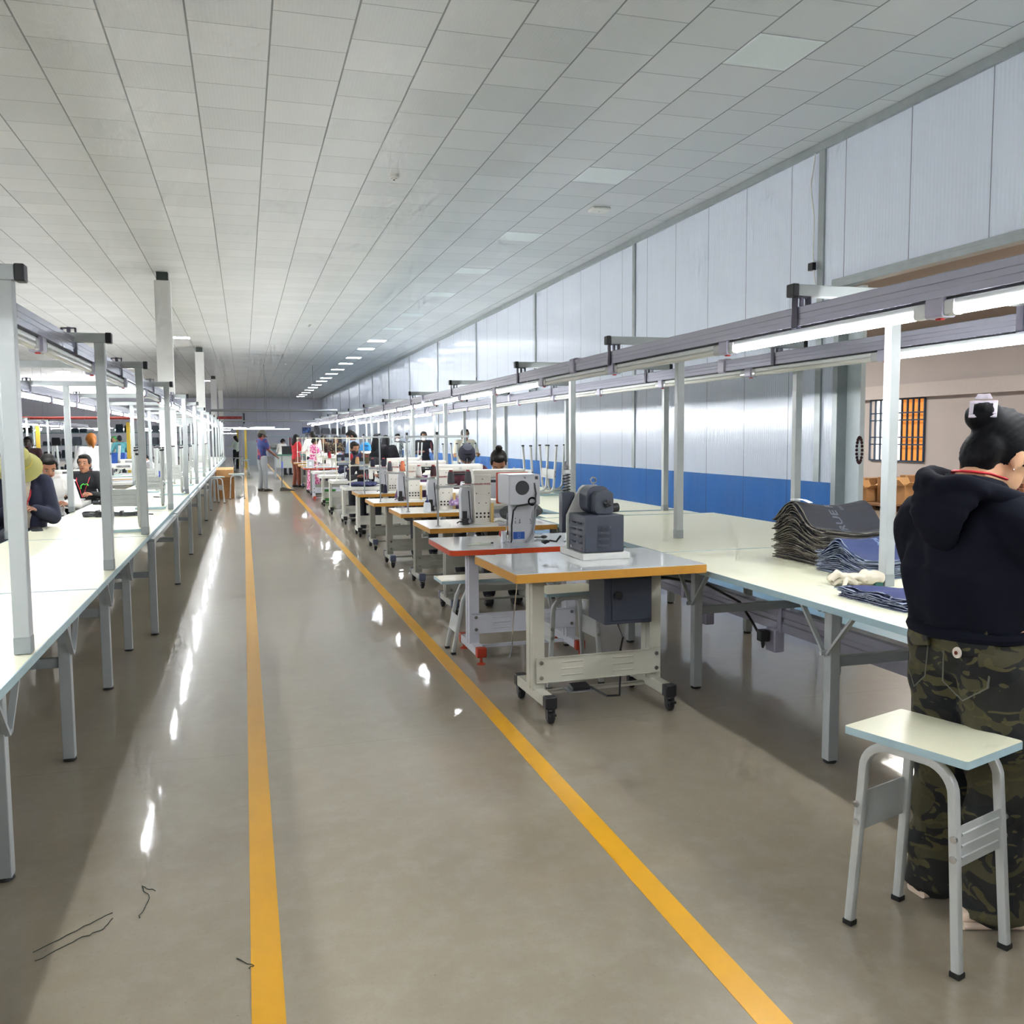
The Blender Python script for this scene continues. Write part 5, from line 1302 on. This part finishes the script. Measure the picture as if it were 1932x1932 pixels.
denim('low charcoal stack', 'panels in the low charcoal stack', 3.42, 3.86, 4.10, 4.52, 22, .0062, .03, .5, .4, '25272e', '77736b', 2, 'top panel of the low charcoal denim stack behind the post with RE lettering',
      [('RE', .085, 3.56, 4.25, 90, '565a62')], 'dark')
denim('indigo stack', 'panels in the indigo stack', 2.86, 3.26, 3.70, 4.08, 18, .0062, .085, .55, .25, '27345c', '7d8799', 3, 'top panel of the wavy indigo denim stack beside the white post',
      [('RELIG', .07, 3.16, 3.86, -90, '8fa3bf'), ('JEANS', .03, 3.06, 3.86, -90, '6f83a6')], 'indigo')
denim('flat navy pile', 'panels in the flat navy pile', 2.49, 2.90, 2.98, 3.40, 7, .0045, .012, .2, .5, '232d5c', '8d96ab', 4, 'top panel of the flat navy denim pile by the bench edge',
      [('TR', .07, 2.66, 3.10, 0, '7f8fb5')], 'navy')
# cotton gloves
GLV = mat('undyed cotton knit', 'cdc4b2', .95, var=.1, vs=60, bump=.5, bs=300)
def glove(lab, loc, rz, seed):
    r = random.Random(seed); g = G()
    g.ell((0, 0, .018), (.055, .045, .017), 12, 8); chain(g, [(-.04, 0, .018), (-.10, .005, .014)], [.034, .03])
    for i, (dy, L) in enumerate(((-.035, .06), (-.013, .075), (.012, .075), (.036, .055))):
        chain(g, [(.035, dy, .018), (.05+L*.5, dy*1.3+r.uniform(-.01, .01), .026+r.uniform(0, .012)), (.045+L, dy*1.5+r.uniform(-.02, .02), .012)], [.015, .0135, .011], 8)
    chain(g, [(-.01, -.04, .018), (.025, -.075, .022), (.05, -.08, .013)], [.016, .0135, .011], 8)
    me = remesh(g, .005, 2)
    for v in me.vertices: v.co.z += .003*math.sin(v.co.x*130+v.co.y*70)
    me.materials.clear(); me.materials.append(GLV)
    for p in me.polygons: p.use_smooth = True
    o = bpy.data.objects.new('cotton_glove', me); COL.objects.link(o); o.location = loc; o.rotation_euler = (0, 0, rz); tag(o, lab, 'glove'); return o
glove('undyed cotton glove lying flat on the cream bench by the post', (2.74, 3.60, .742), RAD(175), 1)
o = glove('undyed cotton glove crumpled on top of the other glove by the post', (2.72, 3.585, .766), RAD(150), 2); o.rotation_euler = (.1, .05, RAD(150))
tag(G().lathe([(.001, 0), (.02, .001), (.022, .012), (.02, .022), (.01, .024)], (2.80, 3.53, .741), 14).build('thread_spool', mat('dark green plastic', '24564a', .3)), 'small dark green spool beside the white post and gloves', 'spool')
g = G(); g.box(2.56, 2.86, 3.42, 3.66, .7405, .7412); tag(g.build('paper_sheet', mat('thin paper', 'd8dac8', .8)), 'thin paper sheet under the cotton gloves', 'paper')

# ------------------------------------------------------------------ store room cartons and pallets
def pallet(lab, x, y, w, d):
    t = thing('wooden_pallet', lab, 'pallet', (x, y, 0))
    g = G(); n = 6
    for i in range(n): a = d*(i)/n; g.box(-w/2, w/2, -d/2+a, -d/2+a+d/n*.7, .11, .13)
    g.build('deck_board', WOOD, t)
    g = G(); 
    for xx in (-w/2, -.05, w/2-.1): g.box(xx, xx+.1, -d/2, d/2, .09, .11)
    g.build('stringer', WOOD, t)
    g = G()
    for xx in (-w/2, -.05, w/2-.1):
        for yy in (-d/2, -.05, d/2-.1): g.box(xx, xx+.1, yy, yy+.1, 0, .09)
    g.build('block', WOOD, t)
pallet('wooden pallet under the small cartons next to the door jamb', 12.3, 16.15, 1.2, 1.4)
pallet('wooden pallet whose end shows beside the white post', 12.0, 14.7, 1.2, 1.3)
def carton(lab, x, y, z, w, d, h, open_=False, m=None, rz=0, tape=True, group=None):
    t = thing('cardboard_box', lab, 'box', (x, y, z), rz, group)
    m = m or CARDB; g = G()
    if open_:
        g.box(-w/2, w/2, -d/2, -d/2+.006, 0, h); g.box(-w/2, w/2, d/2-.006, d/2, 0, h); g.box(-w/2, -w/2+.006, -d/2, d/2, 0, h); g.box(w/2-.006, w/2, -d/2, d/2, 0, h); g.box(-w/2, w/2, -d/2, d/2, 0, .01)
    else: g.box(-w/2, w/2, -d/2, d/2, 0, h)
    g.build('carton_body', m, t, .003)
    if open_:
        g = G(); g.obox((-w/2-.06, 0, h+.05), (.006, d*.96, .16), (0, -.8, 0)); g.obox((0, -d/2-.06, h+.03), (w*.96, .006, .15), (1.1, 0, 0)); g.obox((0, d/2+.05, h+.06), (w*.96, .006, .16), (-.6, 0, 0)); g.obox((w/2+.06, 0, h+.03), (.006, d*.96, .15), (0, 1.0, 0)); g.build('flap', CARDL, t)
    elif tape: G().box(-w/2-.001, w/2+.001, -.03, .03, h*.86, h+.0015).build('packing_tape', mat('tan tape', 'b08a5c', .3), t)
    return t
bx = [('small carton against the door jamb in the store room', 12.0, 16.50, .30, .22, 0), ('carton with a pale lit top second from the door jamb', 12.0, 16.05, .40, .30, 0), ('taller carton with faint print third from the door jamb', 12.25, 15.68, .34, .42, 0),
      ('wide carton behind the low one next to the white post', 12.4, 15.25, .46, .42, 0), ('low open topped carton next to the white post', 11.75, 15.15, .40, .26, 1), ('upright carton half hidden by the white post', 11.9, 14.65, .36, .48, 0),
      ('tall carton on the other side of the white post', 12.25, 14.45, .36, .52, 0), ('open carton with raised flaps by the woman shoulder', 11.8, 14.12, .34, .36, 1)]
for lab, x, y, w, h, op in bx: carton(lab, x, y, .132, .44, w, h, op, mat('carton '+('a' if op else 'b'), 'a47a4e' if op else '8e673f', .8, var=.12, bump=.2, bs=60))
carton('small carton resting high behind the hoodie shoulder', 12.3, 13.75, .132, .3, .3, .52)
CR = mat('reddish carton', '7d5238', .8, var=.12)
carton('large reddish carton at the bottom of the stack beyond the woman', 10.6, 10.35, 0, .7, .7, .68, m=CR); carton('large reddish carton on top of the stack beyond the woman', 10.62, 10.38, .681, .66, .66, .46, True, m=CR)
o = carton('reddish carton with white label below the woman chin', 10.7, 11.15, 0, .6, .6, .72, m=CR); G().box(-.302, -.3, -.08, .10, .42, .58).build('white_label', mat('white label', 'd8d4d0', .6), o)
carton('reddish carton above the labelled one beyond the woman', 10.72, 11.12, .721, .55, .55, .3, m=CR)
# the boxes on the aisle
t = carton('tall brown carton with printed rows standing open by the cable-coil bench', -.46, 23.0, 0, .42, .40, .52, False, mat('carton c', '94683a', .8, var=.1), 0, False)
g = G(); g.obox((.0, .12, .62), (.40, .2, .2), (.3, 0, 0)); g.build('flap', CARDL, t)
text('printed_rows', 'oo X\noo X\n---\n\n-x', .06, mat('brown print', '6a4420', .8), t, at(.03, -.2025, .30, FRONT))
t = carton('brown carton tucked behind the tall one by the cable-coil bench', -.62, 23.7, 0, .4, .4, .62, False, CARDB, .05, False)
# ------------------------------------------------------------------ cable coils on the bench
def coil(lab, x, y, n, w, d, seed):
    r = random.Random(seed); g = G()
    for k in range(n):
        pts = [(w*(1+.12*r.uniform(-1, 1))*math.cos(a)+r.uniform(-.008, .008), d*(1+.2*r.uniform(-1, 1))*math.sin(a), .008+.010*k+.006*math.sin(a*2+k)) for a in [2*PI*i/18 for i in range(19)]]
        g.tube(pts, .007, 5, (0, 0, 1))
    g.tube([(w, 0, .01), (w+.06, .02, .01), (w+.12, -.01, .008)], .006, 5)
    o = g.build('cable_coil', mat('dark grey cable', '2c2f31', .5)); o.location = (x, y, .742); tag(o, lab, 'cable', None)
    G().box(-.012, .012, -d*1.25, d*1.25, .0, .012+.012*n).build('cable_tie', BLACK, o)
coil('flat oval coil of dark cable nearest the first upturned stool', -1.30, 9.02, 4, .13, .05, 1); coil('second coil of dark cable next to the grey post', -1.10, 9.05, 3, .15, .045, 2)
coil('coil of dark cable farther on the bench, by the bench far edge', -1.50, 10.72, 3, .09, .05, 3); coil('double looped dark cable on the bench behind the first coils', -1.28, 10.80, 3, .12, .06, 4)
bpy.data.objects['cable_coil']['label'] = 'flat oval coil of dark cable before the first upturned stool'
t = thing('hand_tool', 'small dark tool lying on the bench past the cable coils', 'tool', (-1.06, 11.7, .742)); G().tube([(0, 0, .01), (.08, -.1, .012)], .008, 6).build('handle', BLACK, t); G().ell((.1, -.12, .012), (.03, .02, .012), 8, 6).build('tool_head', STEELD, t)
# ------------------------------------------------------------------ workplaces behind the cable-coil bench
lt = 'sewing tables behind the cable-coil bench'
for i, (x, y, lab) in enumerate(((-3.22, 8.05, 'ochre edged sewing table behind the first grey post'), (-2.85, 17.6, 'ochre edged sewing table behind the first white column'))): dup(YT, (x, y, 0), 0, lab, lt)
for i, (x, y, lab) in enumerate(((-2.80, 11.0, 'white sewing table before the person in black jersey'), (-2.75, 13.3, 'white sewing table behind the person in black jersey'), (-2.75, 15.9+.3, 'white sewing table beside the orange haired person'), (-4.3, 11.6, 'white sewing table by the picket of upturned stools'), (-2.8, 19.6, 'white sewing table past the leaning person'), (-2.8, 24, 'white sewing table deep behind the bench posts'))): dup(WT, (x, y, 0), 0, lab, lt)
for i, (x, y, z, lab) in enumerate(((-2.3, 11.4, .735, 'white flatbed machine directly before the person in black jersey'), (-2.55, 9.5, .735, 'white flatbed machine beside the person with wavy black hair'), (-2.0, 13.7, .735, 'white flatbed machine behind the person in black jersey'), (-2.25, 13.6, .735, 'white flatbed machine paired with the one behind the jersey'),
       (-1.95, 16.6, .735, 'white flatbed machine past the orange haired person'), (-3.7, 12.0, .735, 'white flatbed machine by the picket of upturned stools'), (-2.2, 20.0, .735, 'white flatbed machine deep behind the bench posts'), (-2.6, 8.4, .735, 'white flatbed machine behind the first grey post'))):
    dup(FB, (x, y, z), 0, lab, 'white flatbed machines behind the cable-coil bench')
dup(WT, (-3.05, 9.1, 0), 0, 'white sewing table beside the person with wavy black hair', lt)
# stools upturned on a bench like a picket
dup(A2, (-3.05+.0, 18.0, 0), 0, 'cream work bench under the picket of upturned stools', 'benches deeper in the hall')
for i in range(5):
    dup(ST, (-4.05+.39*i, 19.2, 1.341), rot=(PI, 0, RAD(3*i)), label='upturned stool of the white picket behind the bucket hat, %s along it' % ORD[i], group='picket of upturned stools')
b = [o for o in COL.objects if o.get('label') == 'cream work bench under the picket of upturned stools'][0]; b.rotation_euler = (0, 0, PI/2); b.location = (-2.05, 20.35, 0)
# small plastic things
for lab, x, y, z, col, r_ in (('magenta bottle on the far white sewing table', px(261, 22.2), 22.2, .735, 'd63c9a', .05), ):
    t = thing('spray_bottle', lab, 'bottle', (x, y, z)); G().lathe([(.04, 0), (.042, .01), (.042, .14), (.02, .18)], (0, 0, 0), 14).build('body', mat('plastic '+col, col, .35), t); G().lathe([(.018, .18), (.018, .2), (.006, .25)], (0, 0, 0), 10).build('nozzle', WHITEST, t)
def crate(lab, x, y, z, w, d, h, col):
    t = thing('plastic_crate', lab, 'crate', (x, y, z)); c = mat('plastic '+col, col, .45); g = G()
    g.box(-w/2, w/2, -d/2, -d/2+.01, 0, h); g.box(-w/2, w/2, d/2-.01, d/2, 0, h); g.box(-w/2, -w/2+.01, -d/2, d/2, 0, h); g.box(w/2-.01, w/2, -d/2, d/2, 0, h); g.box(-w/2, w/2, -d/2, d/2, 0, .01)
    g.build('crate_wall', c, t); g = G(); g.box(-w/2-.012, w/2+.012, -d/2-.012, -d/2, h-.03, h); g.box(-w/2-.012, -w/2, -d/2, d/2, h-.03, h); g.box(w/2, w/2+.012, -d/2, d/2, h-.03, h); g.build('rim', c, t)
    g = G()
    for k in range(3): g.ell((0, 0, h*.4+.02*k), (w*.42, d*.4, .06), 10, 6)
    g.build('folded_cloth', mat('off white cloth', 'd4d4d0', .9), t)
crate('blue plastic crate beside the person in teal', px(221, 28), 28, .735, .50, .4, .32, '2452a6'); dup(WT, (px(221, 28)-.5, 27.7, 0), 0, 'white sewing table under the blue plastic crate', lt)
crate('small blue plastic crate on the cable-coil bench beside a column', px(303, 17.9), 17.75, .7415, .22, .2, .13, '2a3fa8')
crate('green plastic crate on the floor below the white sewing tables', 1.80, 20.5, .0, .22, .22, .3, '2f7a2e')
# ------------------------------------------------------------------ far end: shelves, racks, partitions
TEAL = mat('teal grey steel', '6d8a8c', .5)
def shelf(lab, x, y, w, h, n, m, goods, seed, name='storage_shelf'):
    t = thing(name, lab, 'shelf', (x, y, 0)); r = random.Random(seed)
    for a in (-w/2, w/2):
        for b_ in (-.22, .22): G().box(a-.02, a+.02, b_-.02, b_+.02, 0, h).build('upright', m, t)
    for k in range(n):
        z = .25+(h-.3)*k/(n-1); o = G().box(-w/2, w/2, -.24, .24, z-.03, z).build('shelf_board', m, t)
    return t
def goods(x, y, w, h, n, cols, seed, lab):
    r = random.Random(seed)
    for k in range(n):
        z = .25+(h-.3)*k/(n-1); xx = -w/2+.2; c = 0
        while xx < w/2-.2:
            ww = r.uniform(.18, .34); hh = min(r.uniform(.14, .34), (h-.3)/(n-1)-.06)
            if k < n-1 or True:
                g = G(); g.sweep([(0, 0, 0), (0, 0, hh*.5), (0, 0, hh)], [rsec(ww*.96, .32, .05, 2), rsec(ww, .36, .06, 2), rsec(ww*.86, .3, .06, 2)], (0, 1, 0))
                col = r.choice(cols); o = g.build('fabric_bundle', mat('bundle '+col, col, .9, var=.15)); o.location = (x+xx+ww/2, y, z)
                tag(o, 'folded fabric bundle on the %s' % lab, 'fabric bundle', 'fabric bundles on the '+lab)
            xx += ww+.05; c += 1
s1 = 'teal shelf wall far behind the cable-coil bench'
for i, x in enumerate((-8.6, -6.65, -4.7, -2.75)):
    lab = 'teal steel shelf at the hall end behind the benches, %s from the outer wall' % ORD[i]; shelf(lab, x, 38.5, 1.9, 1.75, 4, TEAL, None, i)
    goods(x, 38.5, 1.8, 1.75, 4, ['23262a', '3a3f46', 'b9bfc2', '59606a', 'c7cdd0', '20303a'], i+5, s1)
t = shelf('black steel shelving behind the person in dark patterned blouse', 2.75, 31.0, 1.5, 1.62, 4, mat('black steel', '1c1d22', .5), None, 9); goods(2.75, 31.0, 1.4, 1.62, 4, ['17181c', '24262c', '101114'], 31, 'black shelving by the patterned blouse')
t = thing('garment_rack', 'pale teal rack with a heap of grey cloth down the aisle', 'rack', (1.75, 43.5, 0))
for a in (-1.0, 1.0): G().box(a-.03, a+.03, -.03, .03, 0, 1.5).build('upright', TEAL, t)
G().box(-1.0, 1.0, -.3, .3, .86, .90).build('rack_shelf', mat('pale teal steel', '9ac0c2', .5), t); G().box(-1.02, 1.02, -.03, .03, 1.47, 1.5).build('top_rail', mat('pale teal steel', '9ac0c2', .5), t)
g = G()
for k in range(14): r = random.Random(k); g.ell((r.uniform(-.6, .15), r.uniform(-.15, .15), 1.0+r.uniform(-.03, .16)*(1-abs(k-7)/9)), (.16, .14, .10), 8, 6)
o = g.build('cloth_heap', mat('grey crumpled cloth', 'b5b5ac', .9, var=.25, vs=30, bump=.6, bs=40)); o.location = (1.75, 43.5, 0); tag(o, 'crumpled pile of grey cloth on the pale teal rack', 'cloth')
for k in range(9):
    g = G(); g.box(-.02, .02, -.12, .12, 0, .42); o = g.build('hanging_garment', mat('garment '+('c8c8c8', 'a03a44', '7a7a80')[k % 3], ('c8c8c8', 'a03a44', '7a7a80')[k % 3], .9)); o.location = (1.98+.075*k, 43.5, 1.04); tag(o, 'narrow strip garment hanging on the pale teal rack', 'garment', 'strip garments on the pale teal rack')
t = thing('green_table', 'green topped table with a dark crate behind the broom', 'table', (1.7, 34.5, 0))
G().box(-.7, .7, -.4, .4, .80, .84).build('tabletop', mat('green laminate', '4c7a6c', .4), t); G().box(-.62, .1, -.36, -.34, .35, .80).build('modesty_panel', mat('grey panel', '9aa09a', .5), t)
for a in (-.62, .62):
    for b_ in (-.34, .34): G().box(a-.025, a+.025, b_-.025, b_+.025, .0, .80).build('leg', STEELD, t)
crate('black crate on the green topped table', 1.55, 34.4, .84, .45, .3, .3, '17181b'); crate('black crate on a trolley under the hall end tables', 2.1, 33.2, .0, .5, .4, .42, '1a1b1f')
GP = mat('grey sheet partition', '8a969e', .5)
for k, (x0, x1, y, z1, lab) in enumerate(((.02, .62, 48, 1.30, 'grey sheet metal partition beside the yellow post'), (-.05, .0, 47.5, 2.0, 'slim grey partition edge by the green sweater woman'))):
    g = G(); g.box(x0, x1, y-.03, y+.03, .05, z1); o = g.build('partition_screen', GP); tag(o, lab, 'screen'); 
    g = G(); g.box(x0, x0+.03, y-.035, y+.035, 0, z1+.7); g.box(x1-.03, x1, y-.035, y+.035, 0, z1+.7); g.box(x0, x1, y-.035, y+.035, z1+.67, z1+.7); g.build('frame', STEELD, o)
YP = mat('mustard painted steel', 'b59a2e', .5)
for k, (x, y, lab) in enumerate(((px(466, 46.5), 46.5, 'mustard yellow post next to the grey partition'), (px(451, 50), 50, 'mustard yellow post behind the green sweater woman'), (px(76, 30), 30, 'mustard yellow post behind the dark silhouette'), (px(246, 30), 30, 'mustard yellow post between the teal shelves'))):
    t = thing('yellow_post', lab, 'post', (x, y, 0)); G().box(-.05, .05, -.05, .05, 0.01, 1.95).build('shaft', YP, t); G().box(-.1, .1, -.1, .1, 0, .012).build('foot_plate', YP, t)
t = thing('wall_poster', 'small dark blue poster board over the far machines', 'poster', (px(581, 40), 40, 1.62)); G().box(-.18, .18, -.01, .01, 0, .26).build('poster_sheet', mat('dark blue poster', '1c3566', .4), t); 
g = G(); r = random.Random(2)
for k in range(12): g.ell((r.uniform(-.13, .13), -.012, r.uniform(.05, .22)), (.03, .001, .02), 6, 4)
g.build('pale_marks', mat('pale blue print', '5f86c4', .5), t); G().tube([(-.15, 0, .26), (-.15, 0, .5)], .008, 5).build('suspension', STEELD, t)
t = thing('clothing_rail', 'dark garments hanging in a column at the end of the cable-coil bench', 'garment', (-.98, 36.8, 0))
g = G(); g.box(-.2, .2, -.25, .25, .3, 1.85); g.build('dark_cloth', mat('dark teal cloth', '2c3a40', .9, var=.2), t, .05); G().tube([(-.25, 0, 1.88), (.25, 0, 1.88)], .015, 6).build('rail', STEELD, t)
# wrapped garment bundles on the denim bench row
PLB = mat('clear film over cloth', '9fa3a8', .25, var=.35, vs=30, bump=.8, bs=30)
for i, (x, y, sx, sz, m, lab) in enumerate(((3.15, 13.0+.0, .20, .14, PLB, 'grey film wrapped garment bundle beside the dark curly hair'), (3.35, 12.4, .22, .12, PLB, 'grey film wrapped garment bundle on the bench before the cream shirt'), (3.05, 12.55, .16, .10, mat('dark garment', '26262c', .9, var=.2), 'dark folded garment bundle between the wrapped ones'))):
    g = G(); r = random.Random(i+40)
    for k in range(9): g.ell((r.uniform(-.1, .1), r.uniform(-.1, .1), sz*.5+r.uniform(0, sz*.5)), (sx*.6, .14, sz*.55), 10, 7)
    me = remesh(g, .015, 1)
    for v in me.vertices: v.co += Vector((0, 0, .008*math.sin(v.co.x*60+v.co.y*45))); v.co.z = max(0, v.co.z)
    me.materials.clear(); me.materials.append(m); o = bpy.data.objects.new('garment_bundle', me); COL.objects.link(o); o.location = (x, y, .742); tag(o, lab, 'garment bundle')
def cloth(name, lab, x, y, z, sx, sy, sz, m, seed):
    g = G(); r = random.Random(seed)
    for k in range(8): g.ell((r.uniform(-.5, .5)*sx, r.uniform(-.5, .5)*sy, sz*.4+r.uniform(0, .4)*sz), (sx*.5, sy*.5, sz*.45), 10, 7)
    me = remesh(g, .012, 1)
    for v in me.vertices: v.co += Vector((.004*math.sin(v.co.z*90), 0, .006*math.sin(v.co.x*70+v.co.y*45))); v.co.z = max(0, v.co.z)
    me.materials.clear(); me.materials.append(m)
    for p in me.polygons: p.use_smooth = True
    o = bpy.data.objects.new(name, me); COL.objects.link(o); o.location = (x, y, z); tag(o, lab, 'cloth')
cloth('sewn_garment', 'lilac patterned cloth under the second cream lettered machine', TY[1][0]+.72, TY[1][1]+.28, .737, .22, .2, .10, pattern('lilac patterned cloth', '9a7aa8', 'c6b2cf', 30, .5), 5)
cloth('sewn_garment', 'dark grey garment under the first cream lettered machine', TY[0][0]+.80, TY[0][1]+.30, .737, .26, .22, .13, mat('dark grey garment', '4c4e50', .8, var=.3, vs=20, bump=.6, bs=50), 6)
cloth('sewn_garment', 'navy garment on the third white sewing table', TW[0][0]+.35, TW[0][1]+.3, .737, .3, .25, .05, mat('navy garment', '2c3158', .85, var=.2), 7)
# power cable from the cabinet to the socket under the denim bench
t = thing('power_cord', 'black power cord running under the denim bench to the lilac socket', 'cord', (0, 0, 0))
G().tube([(2.05, 4.75, .66), (2.35, 4.78, .62), (2.62, 4.82, .56), (2.85, 4.84, .44), (2.95, 4.85, .30), (3.0, 4.80, .18), (2.97, 4.77, .17), (2.95, 4.75, .22)], .008, 8).build('cable', BLACK, t)
G().box(2.93, 2.99, 4.72, 4.78, .21, .28).build('plug', BLACK, t, .008)
for i, pts in enumerate(([(-.62, 2.75), (-.50, 2.86), (-.42, 2.93)], [(-.60, 2.70), (-.52, 2.78), (-.44, 2.83), (-.42, 2.90)], [(-.35, 2.86), (-.33, 2.98), (-.36, 3.07), (-.31, 3.02)], [(-.06, 2.55), (-.0-.02, 2.50), (-.035+.0, 2.49)])):
    r = random.Random(i); P2 = []
    for a, b_ in zip(pts, pts[1:]):
        for q in range(6): P2.append((a[0]+(b_[0]-a[0])*q/6+r.uniform(-.004, .004), a[1]+(b_[1]-a[1])*q/6+r.uniform(-.004, .004), .0022))
    g = G(); g.tube(P2, .0014, 5, (0, 0, 1)); tag(g.build('loose_thread', mat('dark thread', '2c312c', .8)), 'dark loose thread lying on the concrete, %s of four by the first bench leg' % ORD[i], 'thread')
# ------------------------------------------------------------------ unseen fill lights added to the rooms
def area(name, loc, sx, sy, power, col=(1, 1, 1)):
    L = bpy.data.lights.new(name, 'AREA'); L.shape = 'RECTANGLE'; L.size = sx; L.size_y = sy; L.energy = power; L.color = col
    o = bpy.data.objects.new(name, L); COL.objects.link(o); o.location = loc; return o
area('store_fill', (10.2, 8.5, 4.0), 1.2, 8, 330, (1, .93, .86)); area('store_fill', (10.2, 20, 3.9), 1.2, 8, 260, (1, .93, .86))  # out-of-view area lights added to brighten the store room
def upfill(name, loc, sx, sy, power):
    o = area(name, loc, sx, sy, power, (.97, .98, 1)); o.rotation_euler = (PI, 0, 0); return o
upfill('hall_fill', (-9.5, 9, 2.6), 4, 8, 160); upfill('hall_fill', (-12.5, 26, 2.6), 4, 14, 200); upfill('hall_fill', (-9.5, 60, 3.0), 5, 14, 900)  # up-facing lights added out of view to brighten ceiling and far end
